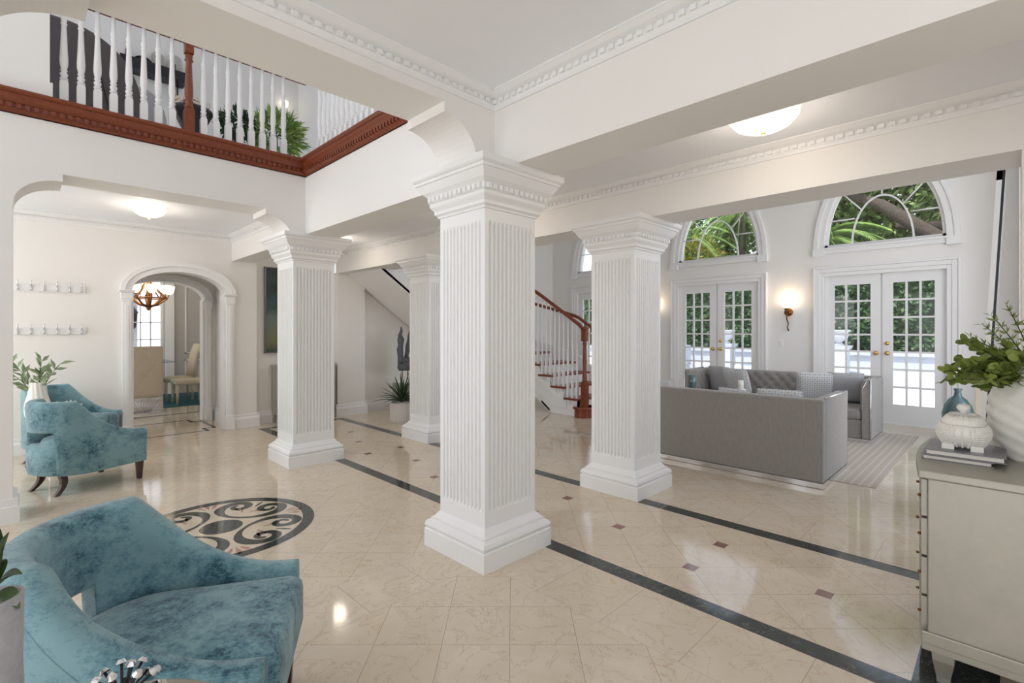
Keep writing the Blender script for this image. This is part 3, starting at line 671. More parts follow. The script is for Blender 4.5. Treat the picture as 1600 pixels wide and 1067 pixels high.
for k in range(NS):
    for j in range(3):
        s_ = k * run + .05 + j * run / 3.0
        for inner in (True, False):
            if not inner and (j or s_ > 2.2 or k < 0): continue
            p = path(s_, inner); o = path(s_, not inner); v = Vector((o[0] - p[0], o[1] - p[1])).normalized() * .04
            zt = tz(k * run); H_ = tz(s_) + (1.28 if inner else .90) - zt
            b_ = sbal if first else sbal.copy()
            if not first: COL.objects.link(b_)
            first = False; b_.parent = st; b_.location = (p[0] + v.x - 6.9, p[1] + v.y - 5.3, zt); b_.scale = (1, 1, H_ / 1.22)
for inner, smax in ((True, 3.9), (False, 2.6)):
    P = []; 
    for i in range(40):
        s_ = -.0 + smax * i / 39; p = path(s_, inner); o = path(s_, not inner); v = Vector((o[0] - p[0], o[1] - p[1])).normalized() * .04; P.append((p[0] + v.x, p[1] + v.y, tz(s_) + (1.30 if inner else .92)))
    P = [(P[0][0], P[0][1] - .12, 1.54), (P[0][0], P[0][1] - .06, 1.55)] + P if inner else P
    q = MB(); q.tube(P, .034, 8); sb(q, 'handrail', 'mahog')
q = MB(); NP = (6.96, 5.2, .175); q.square([(.05, 0), (.05, .42), (.042, .44)], NP); q.lathe([(.036, .44), (.048, .45), (.048, .47), (.035, .48), (.045, .52), (.03, .60), (.036, .8), (.032, 1.0), (.028, 1.08), (.042, 1.10), (.028, 1.12), (.042, 1.14), (.028, 1.16)], NP, 16); q.square([(.044, 1.15), (.044, 1.35)], NP)
q.lathe([(.001, 1.35), (.07, 1.355), (.075, 1.38), (.05, 1.40), (.001, 1.405)], NP, 16); sb(q, 'newel_post', 'mahog')

# ------------------------------------------------------------------ lamps
def dome(label, x, y, z, r=.2, power=5):
    t = thing('ceiling_light', label, 'ceiling light', (x, y, z))
    q = MB(); q.lathe([(.001, -.03), (r * .55, -.03), (r * .6, 0), (.001, 0)], n=24); q.build('mount', 'white', t)
    q = MB(); q.lathe([(r, -.035), (r * 1.02, -.03), (r, -.028), (r * .96, -.045), (r * .8, -.08), (r * .5, -.108), (.02, -.12), (.001, -.12)][::-1], n=32); q.build('glass_bowl', 'dome', t)
    q = MB(); q.lathe([(.001, -.145), (.012, -.14), (.014, -.128), (.008, -.12), (.001, -.118)], n=10); q.build('finial', 'brass', t)
    l = bpy.data.lights.new('lamp_glow', 'POINT'); l.energy = power; l.color = (1, .86, .72); l.shadow_soft_size = .12
    o = bpy.data.objects.new('lamp_glow', l); COL.objects.link(o); o.parent = t; o.location = (0, 0, -.19)
    return t
dome('alabaster bowl ceiling light right of the centre column, by the far crown moulding', 3.33, 1.09, 2.88)
dome('alabaster bowl ceiling light in the gallery hidden behind the centre column', 3.33, 4.05, 2.88)
dome('alabaster bowl ceiling light at the far end of the gallery', 3.33, 7.0, 2.88)
dome('shallow bowl ceiling light on the vestibule ceiling under the balcony', 1.07, 7.1, 2.95, .17, 6)
def sconce(label, y):
    t = thing('wall_sconce', label, 'wall lamp', (XW, y, 1.86)); 
    q = MB(); q.lathe([(.001, 0), (.07, 0), (.072, .015), (.05, .03), (.001, .035)], n=20); q.v = [(-z, x, y2 - .02) for x, y2, z in q.v]; q.build('backplate', 'bronze', t)
    q = MB(); q.tube([(-.02, 0, -.02), (-.09, 0, -.05), (-.12, 0, 0), (-.12, 0, .04)], .012); q.tube([(-.1, 0, -.05), (-.09, .01, -.14), (-.07, -.01, -.22), (-.05, .01, -.30), (-.04, -.01, -.36)], [.016, .014, .012, .01, .014]); q.lathe([(.001, 0), (.03, .0), (.05, .03), (.001, .03)], (-.12, 0, .02), 14); q.build('arm', 'bronze', t)
    q = MB(); q.lathe([(.03, 0), (.055, .03), (.07, .07), (.075, .11), (.07, .11), (.05, .04), (.001, .02)], (-.12, 0, .045), 20); q.build('glass_shade', 'bulb', t)
    l = bpy.data.lights.new('sconce_glow', 'POINT'); l.energy = 2.2; l.color = (1, .75, .48); l.shadow_soft_size = .05
    o = bpy.data.objects.new('sconce_glow', l); COL.objects.link(o); o.parent = t; o.location = (-.14, 0, .2)
sconce('bronze wall sconce with lit glass shade between the two pairs of French doors', 2.80); sconce('bronze wall sconce, its glow peeking out right behind the column beside the sofa', 5.46)
q = MB(); q.box(XW - .008, XW, 2.89, 2.97, 1.22, 1.34); sw = q.build('light_switch', 'white', bevel=.003); tag(sw, 'white wall switch plate below the sconce between the French doors', 'switch')
q = MB(); q.box(XW - .014, XW - .008, 2.915, 2.945, 1.26, 1.30); q.build('rocker', 'ceramic', sw)

# ------------------------------------------------------------------ armchairs (front faces +X in local space)
def make_chair(label):
    t = thing('armchair', label, 'armchair', group=None)
    Wd, XF, XS, RB = .36, .38, -.06, .33; T = .09
    def plan(u, off=0):      # u in -1..1, along the U from one arm tip to the other
        La = XF - XS; Lc = pi / 2 * (Wd + RB) / 2; Lt = La + Lc; d = abs(u) * Lt; sg = 1 if u > 0 else -1
        if d < Lc:
            a = d / Lc * pi / 2; x = XS - RB * cos(a); y = sg * Wd * sin(a); nx, ny = -cos(a), sg * sin(a)
        else: x = XS + d - Lc; y = sg * Wd; nx, ny = 0, sg
        return (x - nx * off, y - ny * off), (d - Lc)
    def hgt(x):
        if x < -.20: return .85
        t = min(1, (x + .20) / .50); t = 1 - (1 - t) ** 1.9
        return .85 - .33 * t - .01 * max(0, (x - .2) / .2)
    N = 72; rings = []
    for i in range(N + 1):
        u = -1 + 2 * i / N; (xo, yo), _ = plan(u); h = hgt(xo); (xi, yi), _ = plan(u, T); (xc, yc), _ = plan(u, T / 2)
        a = abs(u); lo = .18
        cut = min(1, max(0, (.25 - a) / .015)); lo = .18 + (.575 - .18) * cut
        bot = .0 if cut < 1 else 0
        def P(o, z): (x, y), _ = plan(u, o); return (x, y, z)
        flare = .0
        rings.append([P(.01, lo), P(.0, lo + .015), P(.0, (lo + h) / 2), P(-.006, h - .06), P(0, h - .02), P(.02, h), P(T - .02, h), P(T, h - .02), P(T + .004, h - .1), P(T, (lo + h) / 2), P(T, lo + .015), P(T - .01, lo)])
    q = MB(); q.rings(rings, smooth=True); o = q.build('shell', 'teal', t)
    m = o.modifiers.new('n', 'WEIGHTED_NORMAL') if False else None
    # seat body wraps round below the opening
    q = MB(); rings = []
    for (off, z) in ((.03, .18), (.006, .19), (.0, .24), (.004, .245), (.002, .25), (-.004, .34), (-.0, .42), (.03, .445), (.12, .45)):
        ring = [plan(-1 + 2 * i / 48, off + .004)[0] for i in range(49)]; rings.append([(x, y, z) for x, y in ring])
    q.rings(rings, smooth=True); q.build('seat_base', 'teal', t)
    # cushion
    q = MB(); rings = []; o0 = []
    for i in range(65):
        (x, y), _ = plan(-1 + 2 * i / 64, T + .006); o0.append((x, y))
    o0 += [(XF + .03, (.25 - .5 * i / 10)) for i in range(11)]; cx_ = .05
    for (k, z) in ((.97, .28), (1, .30), (1.0, .38), (1.0, .44), (.985, .465), (.94, .485), (.8, .50), (.55, .507), (.25, .51), (.02, .512)):
        rings.append([(cx_ + (x - cx_) * k, y * k, z) for x, y in o0])
    q.rings(rings, smooth=True); q.build('seat_cushion', 'teal', t)
    for sg in (-1, 1):   # welt seam along the outside of each arm
        pts = []
        for i in range(0, 30):
            u = sg * (.30 + .69 * i / 29); (x, y), _ = plan(u, -.004); pts.append((x, y, hgt(x) - .075 - .05 * max(0, 1 - abs(x + .0) / .25)))
        pts += [(XF - .02, sg * (Wd + .004), .42), (XF - .02, sg * (Wd + .004), .25)]
        q = MB(); q.tube(pts, .004, 5); q.build('piping', 'teal', t)
    q = MB(); q.tube([(*plan(-1 + 2 * i / 48, -.002)[0], .245) for i in range(49)], .004, 5); q.build('piping', 'teal', t)
    for (x, y, dx, dy, nm) in ((.34, .31, 0, 0, 0), (.34, -.31, 0, 0, 0), (-.25, .17, -.045, .03, 1), (-.25, -.17, -.045, -.03, 1)):
        q = MB(); rg = []
        for k in range(7):
            f = k / 6; ox, oy = dx * (f ** 2) * 1.1 + (.03 * sin(f * pi) if nm else 0), dy * f ** 2; w = .028 - .010 * f
            rg.append([(x + ox + a * w, y + oy + b2 * w, .19 * (1 - f)) for a, b2 in ((-1, -1), (1, -1), (1, 1), (-1, 1))])
        q.rings(rg); q.build('leg', 'leg', t, bevel=.003)
    return t
def place(t, tip_far, tip_near, label=None):   # front corners of the two arms on the floor plan
    fx, fy = tip_far; nx, ny = tip_near; mx, my = (fx + nx) / 2, (fy + ny) / 2; a = math.atan2(fy - ny, fx - nx) - pi / 2
    t.rotation_euler = (0, 0, a); t.location = (mx - .38 * cos(a), my - .38 * sin(a), 0)
    if label: t['label'] = label
    return t
ch = make_chair('teal chenille armchair nearest the camera, filling the lower left corner')
place(ch, (.851, 2.19), (.49, 1.545)); ch.scale = (1.03, 1.06, 1)
c2 = place(copy_tree(ch), (.62, 6.99), (.87, 6.25), 'teal chenille armchair in the vestibule seen from its side, nearer of the pair')
c2.scale = (1, 1, 1); c2.location = (.425, 6.394, 0); c2.rotation_euler = (0, 0, radians(24))
c3 = place(copy_tree(ch), (.934, 7.92), (.466, 7.30), 'teal chenille armchair against the vestibule wall, mostly hidden behind the other one'); c3.scale = (1, 1, 1)
# vestibule side table, vase with leaves, coral
def round_table(label, x, y, h, r):
    t = thing('side_table', label, 'table', (x, y, 0)); q = MB(); q.lathe([(.001, h - .025), (r - .01, h - .025), (r, h - .015), (r, h - .005), (r - .008, h), (.001, h)], n=36); q.build('table_top', 'silver', t)
    q = MB(); q.lathe([(.001, .02), (.02, .02), (.018, .3), (.025, h - .03), (.001, h - .03)], n=16); q.build('stem', 'chrome', t); q = MB(); q.lathe([(.001, 0), (r * .65, 0), (r * .65, .012), (.03, .025), (.001, .025)], n=30); q.build('foot', 'chrome', t); return t
round_table('small round side table between the two vestibule armchairs', .23, 7.10, .60, .19)
def leaf_stems(name_t, stems, mat, L, w, seed=1, pairs=7, stemmat='agave', droop=.0, rnd=0):
    random.seed(seed); q = MB(); g = MB()
    for (p0, p1) in stems:
        p0, p1 = Vector(p0), Vector(p1); mid = (p0 + p1) / 2 + Vector((0, 0, .12 * (p1 - p0).length)); pts = [(p0 * (1 - t) ** 2 + mid * 2 * t * (1 - t) + p1 * t * t) for t in [i / 10 for i in range(11)]]
        g.tube([tuple(p) for p in pts], [.004 * (1 - .6 * i / 10) for i in range(11)], 5)
        for i in range(pairs):
            t = .25 + .75 * i / (pairs - 1); k = t * 10; a = pts[min(10, int(k))]; d = (pts[min(10, int(k) + 1)] - pts[max(0, int(k) - 1)]).normalized()
            for sg in (-1, 1):
                n = Vector((random.uniform(-1, 1), random.uniform(-1, 1), random.uniform(.2, 1))).normalized(); sd = d.cross(n).normalized()
                dd = (d * random.uniform(.4, 1) + sd * sg * random.uniform(.6, 1) + Vector((0, 0, random.uniform(-.2, .3) - droop))).normalized()
                LL = L * random.uniform(.7, 1.15)
                if rnd:
                    m = []; s2 = dd.cross(n).normalized()
                    for a_ in range(7): an = 2 * pi * a_ / 7; m.append(tuple(a + dd * (LL * .5 + LL * .5 * cos(an)) + s2 * w * .5 * sin(an)))
                    q.add(m, [tuple(range(7))])
                else: q.leaf(a, dd, n, LL, w)
    t = name_t; g.build('stem', stemmat, t); lv = q.build('foliage', mat, t, recalc=False); return t
def flute_vase(label, x, y, z, h, r, mat='ceramic', name='vase', nw=12):
    q = MB(); rings = []
    for i in range(25):
        f = i / 24; R = r * (.86 + .14 * sin(pi * min(1, f * 1.5))) * (1 - .28 * max(0, f - .2) / .8)
        rings.append([(R * (1 + .07 * abs(sin(nw / 2 * (2 * pi * j / 96) + 3 * f * (1 if nw else 0))) ** 1) * cos(2 * pi * j / 96), R * (1 + .07 * abs(sin(nw / 2 * (2 * pi * j / 96) + 3 * f))) * sin(2 * pi * j / 96), h * f) for j in range(96)])
    rings.append([(v[0] * .85, v[1] * .85, h) for v in rings[-1]]); rings.append([(v[0], v[1], h * .7) for v in rings[-1]])
    q.rings(rings, smooth=True); o = q.build(name, mat, loc=(x, y, z)); tag(o, label, 'vase'); return o
flute_vase('white fluted vase with grey-green leaf sprigs on the vestibule side table', .13, 7.10, .60, .37, .10)
t = thing('leaf_sprigs', 'pale sage leaf sprigs rising from the white fluted vase behind the armchair', 'plant', (.13, 7.10, .90))
leaf_stems(t, [((0, 0, -.1), (-.18, .16, .28)), ((0, 0, -.1), (-.22, .05, .2)), ((0, 0, -.1), (.03, .02, .28)), ((0, 0, -.1), (.16, -.1, .25)), ((0, 0, -.1), (.05, .1, .18))], 'sage', .13, .04, 3, 8)
def coral(label, x, y, z, s):
    random.seed(5); q = MB()
    def br(p, d, L, r, k):
        e = p + d * L; q.tube([tuple(p), tuple((p + e) / 2 + Vector((random.uniform(-.1, .1) * L,) * 3)), tuple(e)], [r, r * .9, r * .75], 7); q.ball(tuple(e), r * .95, 8)
        if k: 
            for _ in range(3 if k > 1 else 2):
                dd = (d + Vector((random.uniform(-.9, .9), random.uniform(-.9, .9), random.uniform(0, .4)))).normalized(); br(e, dd, L * .75, r * .8, k - 1)
    for a in range(7): br(Vector((0, 0, .0)), Vector((cos(a * .9) * .9, sin(a * .9) * .9, .55)).normalized(), s, s * .17, 2)
    o = q.build('coral_ornament', 'ceramic', loc=(x, y, z)); return tag(o, label, 'ornament')
coral('white branching coral ornament beside the fluted vase, behind the armchair', .34, 7.08, .625, .07)
# hook racks
def rack(label, z):
    t = thing('coat_rack', label, 'coat rack', (.27, YB, z)); q = MB(); q.box(-.33, .33, -.018, 0, -.045, .045); q.build('board', 'trim', t, bevel=.004)
    for k in range(6):
        x = -.29 + .116 * k; q = MB(); q.tube([(x, -.018, -.03), (x, -.045, -.04), (x, -.06, -.015), (x, -.055, .0)], .006, 6); q.tube([(x, -.018, .0), (x, -.04, .02), (x, -.06, .06), (x, -.055, .075)], .006, 6); q.ball((x, -.055, .078), .009, 8); q.ball((x, -.055, .003), .008, 8); q.box(x - .01, x + .01, -.024, -.016, -.04, .03); q.build('hook', 'chrome', t)
rack('white wall rack with six hooks, upper of the two on the vestibule wall', 2.03); rack('white wall rack with six hooks, lower of the two behind the armchairs', 1.50)

# ------------------------------------------------------------------ foreground left table things
t = thing('side_table', 'round side table at the bottom left beside the nearest armchair', 'table', (.09, 1.25, 0)); 
q = MB(); q.lathe([(.001, .63), (.25, .63), (.26, .64), (.26, .65), (.25, .655), (.001, .655)], n=40); q.build('table_top', 'silver', t); q = MB(); q.lathe([(.001, .0), (.17, 0), (.17, .015), (.03, .03), (.025, .3), (.03, .63), (.001, .63)], n=20); q.build('pedestal', 'chrome', t)
q = MB(); q.lathe([(.001, 0), (.045, 0), (.055, .02), (.050, .2), (.052, .33), (.045, .33), (.042, .06), (.001, .05)], n=28); o = q.build('vase', 'pillow', loc=(-.045, 1.388, .655)); tag(o, 'pale grey cylindrical vase cropped by the lower left edge of the photo', 'vase')
t = thing('leafy_plant', 'glossy green leaves rising from the grey vase at the left edge', 'plant', (-.045, 1.388, .98)); q = MB(); random.seed(2)
for (d, L) in (((.16, -.06, 1), .19), ((.02, .05, 1), .21), ((.22, -.05, .45), .11), ((.1, .1, .6), .13), ((-.2, .1, .5), .14), ((.32, -.25, .3), .07), ((-.1, -.3, .4), .16), ((.05, .0, 1), .22)):
    p = Vector((0, 0, 0)); dv = Vector(d).normalized(); sd = dv.cross(Vector((0, 0, 1))).normalized(); n = 8; L_ = []; R_ = []
    for i in range(n + 1): f = i / n; c = p + dv * L * f + Vector((0, 0, -.06 * f * f)); w = .032 * sin(pi * min(1, f * .95 + .03)) ** .8; L_.append(tuple(c + sd * w * .7 + Vector((0, 0, w * .3)))); R_.append(tuple(c - sd * w * .7 + Vector((0, 0, w * .3))))
    C_ = [tuple(p + dv * L * i / n + Vector((0, 0, -.06 * (i / n) ** 2))) for i in range(n + 1)]
    q.add(L_ + C_ + R_, [(i, i + 1, n + 2 + i, n + 1 + i) for i in range(n)] + [(n + 1 + i, n + 2 + i, 2 * n + 3 + i, 2 * n + 2 + i) for i in range(n)], smooth=True)
q.build('leaves', 'hedge', t, recalc=False); q = MB(); q.tube([(0, 0, -.2), (0, 0, 0)], .006); q.build('stem', 'agave', t)
t = thing('metal_flower_ball', 'ball of dark metal stems tipped with silver discs at the bottom edge', 'ornament', (.15, 1.30, .733))
g = MB(); q = MB(); random.seed(4); gr = (1 + 5 ** .5) / 2
for i in range(46):
    z = 1 - 2 * (i + .5) / 46; a = 2 * pi * i / gr; r = sqrt(1 - z * z); d = Vector((r * cos(a), r * sin(a), z)); g.tube([tuple(d * .01), tuple(d * .07)], .003, 5)
    s1 = d.orthogonal().normalized(); s2 = d.cross(s1); R = .010; base = [tuple(d * .068 + (s1 * cos(2 * pi * j / 10) + s2 * sin(2 * pi * j / 10)) * R) for j in range(10)]; tip = [tuple(d * .076 + (s1 * cos(2 * pi * j / 10) + s2 * sin(2 * pi * j / 10)) * R * .55) for j in range(10)]
    q.rings([base, tip], smooth=False)
g.build('spokes', 'dark', t); q.build('disc_tips', 'chrome', t, recalc=False)

# ------------------------------------------------------------------ sofas
def tuft_panel(q, u0, u1, z0, z1, fn, nu, nz, depth=.035, pitch=(.17, .15)):
    """quilted face: fn(u, z, out) -> point; buttons on a diamond grid"""
    pts = []; cu = (u0 + u1) / 2
    btn = []
    kz = 0; z = z0 + pitch[1] * .6
    while z < z1 - .03:
        u = u0 + pitch[0] * (.5 if kz % 2 else 1.0)
        while u < u1 - .04: btn.append((u, z)); u += pitch[0]
        z += pitch[1] / 1.0 * .62; kz += 1
    rows = []
    for j in range(nz + 1):
        z = z0 + (z1 - z0) * j / nz; row = []
        for i in range(nu + 1):
            u = u0 + (u1 - u0) * i / nu; dm = min((math.hypot(u - bu, z - bz) for bu, bz in btn), default=1)
            a = (u - u0) / pitch[0] * 2; b2 = (z - z0 - pitch[1] * .6) / (pitch[1] * .62); cr_ = min(abs(((a + b2) / 2 + .5) % 1 - .5), abs(((a - b2) / 2 + .5) % 1 - .5))
            out = depth * max(0, min(1, dm / .07)) ** .6 * (.75 + .25 * min(1, cr_ / .18)); edge = min(u - u0, u1 - u, z - z0, z1 - z); out *= max(0, min(1, edge / .03)) ** .5
            row.append(fn(u, z, out))
        rows.append(row)
    q.rings(rows, closed=False, cap=False, smooth=True); return btn
def make_sofa(label, W_, D_, H_, name='sofa'):
    """back along local -X side, facing +X; local origin at the back centre on the floor"""
    t = thing(name, label, 'sofa'); zb = .05; ta = .11
    q = MB(); q.box(0, .13, -W_ / 2, W_ / 2, zb, H_); bk = q.build('backrest', 'velvet', t, bevel=.018)
    q = MB(); btn = tuft_panel(q, -W_ / 2 + ta, W_ / 2 - ta, .42, H_ - .01, lambda u, z, o: (.13 + o, u, z), 110, 26)
    q.build('tufted_panel', 'velvet', bk, recalc=False); q = MB()
    for (u, z) in btn: q.ball((.137, u, z), .011, 8)
    q.build('buttons', 'velvet', bk)
    for sg in (-1, 1):
        y0, y1 = (W_ / 2 - ta, W_ / 2) if sg > 0 else (-W_ / 2, -W_ / 2 + ta)
        q = MB(); q.box(0.115, D_, y0, y1, zb, H_); am = q.build('arm', 'velvet', t, bevel=.018)
        yy = (y0 if sg > 0 else y1); q = MB(); b3 = tuft_panel(q, .15, D_ - .03, .42, H_ - .01, lambda u, z, o: (u, yy - sg * o * .7, z), 50, 26); q.build('tufted_panel', 'velvet', am, recalc=False)
        q = MB(); ym = (y0 + y1) / 2
        yo = y1 if sg > 0 else y0
        q.tube([(D_ + .004, yo - sg * .01, zb), (D_ + .004, yo - sg * .01, H_ + .004), (.14, yo - sg * .01, H_ + .004)], .009, 6); q.tube([(D_ + .004, (y0 if sg > 0 else y1) + sg * .01, zb), (D_ + .004, (y0 if sg > 0 else y1) + sg * .01, H_ - .12), (D_ + .002, ym, H_ - .02)], .006, 6)
        q.build('steel_trim', 'chrome', am)
    q = MB(); q.box(.1, D_ - .02, -W_ / 2 + ta, W_ / 2 - ta, zb, .30); q.build('seat_base', 'velvet', t, bevel=.01)
    for k in range(3):
        w = (W_ - 2 * ta) / 3; y = -W_ / 2 + ta + w * k; q = MB(); q.box(.15, D_ + .0, y + .004, y + w - .004, .30, .44); q.build('seat_cushion', 'velvet', t, bevel=.035)
    q = MB(); q.box(0.0, D_, -W_ / 2, W_ / 2, 0.0, zb); q.build('plinth', 'chrome', t)
    return t
s1 = make_sofa('long grey tuxedo sofa seen from behind, right of the columns', 2.45, 1.02, .84); s1.location = (5.35, 2.45, .004)
s2 = make_sofa('grey tufted tuxedo sofa facing the camera in front of the French doors', 2.60, .88, .84); s2.location = (8.82, 2.56, .007); s2.rotation_euler = (0, 0, pi)
def cushion(label, x, y, z, w, mat, rz=0, ry=.25):
    q = MB(); n = 16; rows = []
    for side in (1, -1):
        rows = []
        for i in range(n + 1):
            r = []
            for j in range(n + 1):
                u, v = 2 * i / n - 1, 2 * j / n - 1; e = (1 - u ** 4) * (1 - v ** 4); pin = 1 - .07 * (1 - abs(u)) * abs(v) ** 3 - .0; pin2 = 1 - .07 * (1 - abs(v)) * abs(u) ** 3
                r.append((side * .085 * e ** .5 * .9, u * w / 2 * pin, v * w / 2 * pin2))
            rows.append(r)
        q.rings(rows, closed=False, cap=False, smooth=True)
    o = q.build('throw_pillow', mat, loc=(x, y, z), rot=(0, ry, rz)); return tag(o, label, 'pillow')
cushion('plain silver pillow at the left end of the tufted sofa', 8.50, 3.47, .68, .44, 'pillow', -.35, -.25)
cushion('patterned grey pillow leaning by the left arm of the tufted sofa', 8.36, 3.14, .67, .46, 'lattice', -.3, -.35)
cushion('patterned grey pillow near the right arm of the tufted sofa', 8.34, 2.02, .67, .46, 'lattice', .3, -.35)
cushion('plain silver pillow beside the right arm of the tufted sofa', 8.50, 1.66, .68, .44, 'pillow', .25, -.25)
cushion('patterned pillow showing its top over the near sofa back at right', 5.72, 1.72, .66, .44, 'lattice', .15, .3)
cushion('patterned pillow whose corner tops the near sofa back at centre', 5.80, 2.25, .62, .44, 'lattice', -.3, .3)
cushion('white fringed pillow poking above the sofa back next to the column', 5.70, 3.15, .69, .42, 'ltgrey', .2, .25)
q = MB(); q.box(5.75, 9.0, .88, 4.4, 0, .006); tag(q.build('rug', 'rug'), 'pale woven grid rug under the sofas', 'rug')
# coffee table with candle holder, small vase
t = thing('coffee_table', 'pale low coffee table between the two grey sofas', 'table', (7.05, 2.75, .012)); q = MB(); q.box(-.35, .35, -.6, .6, .40, .44); q.build('table_top', 'silver', t, bevel=.004)
for a in (-1, 1):
    for b2 in (-1, 1): q = MB(); q.box(a * .3 - .025, a * .3 + .025, b2 * .54 - .025, b2 * .54 + .025, 0, .4); q.build('leg', 'silver', t)
t = thing('candle_holder', 'white turned candle holder with a pillar candle on the coffee table', 'candle holder', (7.1, 2.62, .452)); q = MB(); q.lathe([(.001, 0), (.07, 0), (.07, .02), (.03, .04), (.03, .1), (.05, .12), (.03, .14), (.03, .2), (.065, .22), (.065, .24), (.001, .24)], n=20); q.build('stand', 'ceramic', t); q = MB(); q.lathe([(.001, .24), (.038, .24), (.038, .36), (.001, .36)], n=18); q.build('candle', 'paper', t)
q = MB(); q.lathe([(.001, 0), (.06, 0), (.045, .12), (.055, .28), (.065, .40), (.055, .40), (.04, .1), (.001, .1)], n=20); tag(q.build('vase', 'tealglass', loc=(7.0, 3.28, .452)), 'slim dark teal vase on the coffee table, left of the candle', 'vase')
coral('white sculptural cluster on the coffee table behind the candle', 7.2, 2.45, .47, .09)['label'] = 'white branching ornament on the coffee table beside the candle holder'

# ------------------------------------------------------------------ right chest
t = thing('bow_front_chest', 'silver leaf bow-front chest in the lower right foreground', 'cabinet', (2.76, -.30, 0))
fr = lambda x: .56 + .05 * sin(pi * min(1, max(0, x / 1.1))) ; n = 20
def bow(q, x0, x1, z0, z1, off=0.0, back=0.0): q.prism([(x0, back)] + [(x0 + (x1 - x0) * i / n, fr((x0 + (x1 - x0) * i / n)) + off) for i in range(n + 1)] + [(x1, back)], 'z', z0, z1)
q = MB(); bow(q, 0, 1.1, .16, .865, -.02); q.build('carcase', 'silver', t, bevel=.004)
q = MB(); bow(q, -.012, 1.112, .865, .90, .012); q.build('top', 'silver', t, bevel=.006)
q = MB(); q.box(-.012, .0, .0, .56, .16, .21); bow(q, -.008, 1.108, .13, .17, .0); q.build('base_moulding', 'silver', t, bevel=.003)
for k in range(4):
    z0 = .185 + k * .17; q = MB(); q.prism([(.03 + 1.04 * i / n, fr(.03 + 1.04 * i / n) - .019) for i in range(n + 1)] + [(1.07 - 1.04 * i / n, fr(1.07 - 1.04 * i / n) + .0) for i in range(n + 1)], 'z', z0, z0 + .158)
    dr = q.build('drawer', 'silver', t)
    for xk in (.06, .3, .8): q = MB(); q.ball((xk, fr(xk) + .006, z0 + .08), .007, 8); q.tube([(xk, fr(xk), z0 + .08), (xk, fr(xk) + .008, z0 + .08)], .005, 6); q.build('knob', 'bronze', dr)
for (x, y) in ((.03, .05), (1.07, .05), (.03, .49), (1.07, .49)): q = MB(); q.rings([[(x + a * w, y + b2 * w, z) for a, b2 in ((-1, -1), (1, -1), (1, 1), (-1, 1))] for w, z in ((.022, 0), (.024, .03), (.036, .1), (.038, .14))]); q.build('foot', 'silver', t, bevel=.004)
def book(label, x0, x1, y0, y1, z, h, rz=0):
    cx, cy = (x0 + x1) / 2, (y0 + y1) / 2; t = thing('book', label, 'book', (cx, cy, z), rz); a, b2 = (x1 - x0) / 2, (y1 - y0) / 2
    q = MB(); q.box(-a, a, -b2, b2, 0, .004); q.box(-a, a, -b2, b2, h - .004, h); q.box(a - .004, a, -b2, b2, 0, h); q.build('cover', 'cover', t); q = MB(); q.box(-a + .008, a - .004, -b2 + .008, b2 - .008, .004, h - .004); q.build('pages', 'paper', t)
book('large grey-covered book lying on the chest, bottom of the two', 3.005, 3.29, .04, .285, .90, .022); book('large violet-grey book lying under the white lidded box', 3.01, 3.31, .0, .275, .922, .026)
# lidded box with knobbly surface
t = thing('lidded_box', 'white hobnail ceramic lidded box on the stacked books', 'box', (3.165, .145, .948))
def sq_ring(hx, hy, z, n=72, e=3.2): return [(hx * (abs(cos(a)) ** (2 / e)) * (1 if cos(a) >= 0 else -1), hy * (abs(sin(a)) ** (2 / e)) * (1 if sin(a) >= 0 else -1), z) for a in [2 * pi * i / n for i in range(n)]]
for sx_ in (-1, 1):
    for sy_ in (-1, 1): q = MB(); q.box(sx_ * .07 - .022, sx_ * .07 + .022, sy_ * .05 - .022, sy_ * .05 + .022, 0, .025); q.build('foot', 'ceramic', t)
q = MB(); pr = [(.078, .014), (.094, .03), (.106, .05), (.112, .07), (.110, .09), (.100, .105), (.092, .113)]; q.rings([sq_ring(r * 1.0, r * .86, z) for r, z in [(.07, .012)] + pr + [(.06, .114)]], smooth=True)
for (r, z) in [(r0 + (r1 - r0) * f, z0 + (z1 - z0) * f) for (r0, z0), (r1, z1) in zip(pr[:-1], pr[1:]) for f in (0, .5)]:
    for p in sq_ring(r, r * .86, z, 44): q.ball(p, .0055, 6)
q.build('body', 'ceramic', t)
q = MB(); pr = [(.094, .114), (.094, .122), (.084, .135), (.068, .15), (.05, .158), (.02, .162)]; q.rings([sq_ring(r, r * .86, z) for r, z in pr], smooth=True)
for p, p2 in zip(sq_ring(.093, .080, .12, 44), sq_ring(.055, .047, .158, 44)): q.tube([p, tuple((Vector(p) + Vector(p2)) / 2 + Vector((0, 0, .005))), p2], .004, 4)
q.build('lid', 'ceramic', t); q = MB(); q.lathe([(.001, .158), (.012, .16), (.010, .168), (.022, .178), (.026, .19), (.022, .202), (.001, .208)], n=18); q.build('knob', 'ceramic', t)
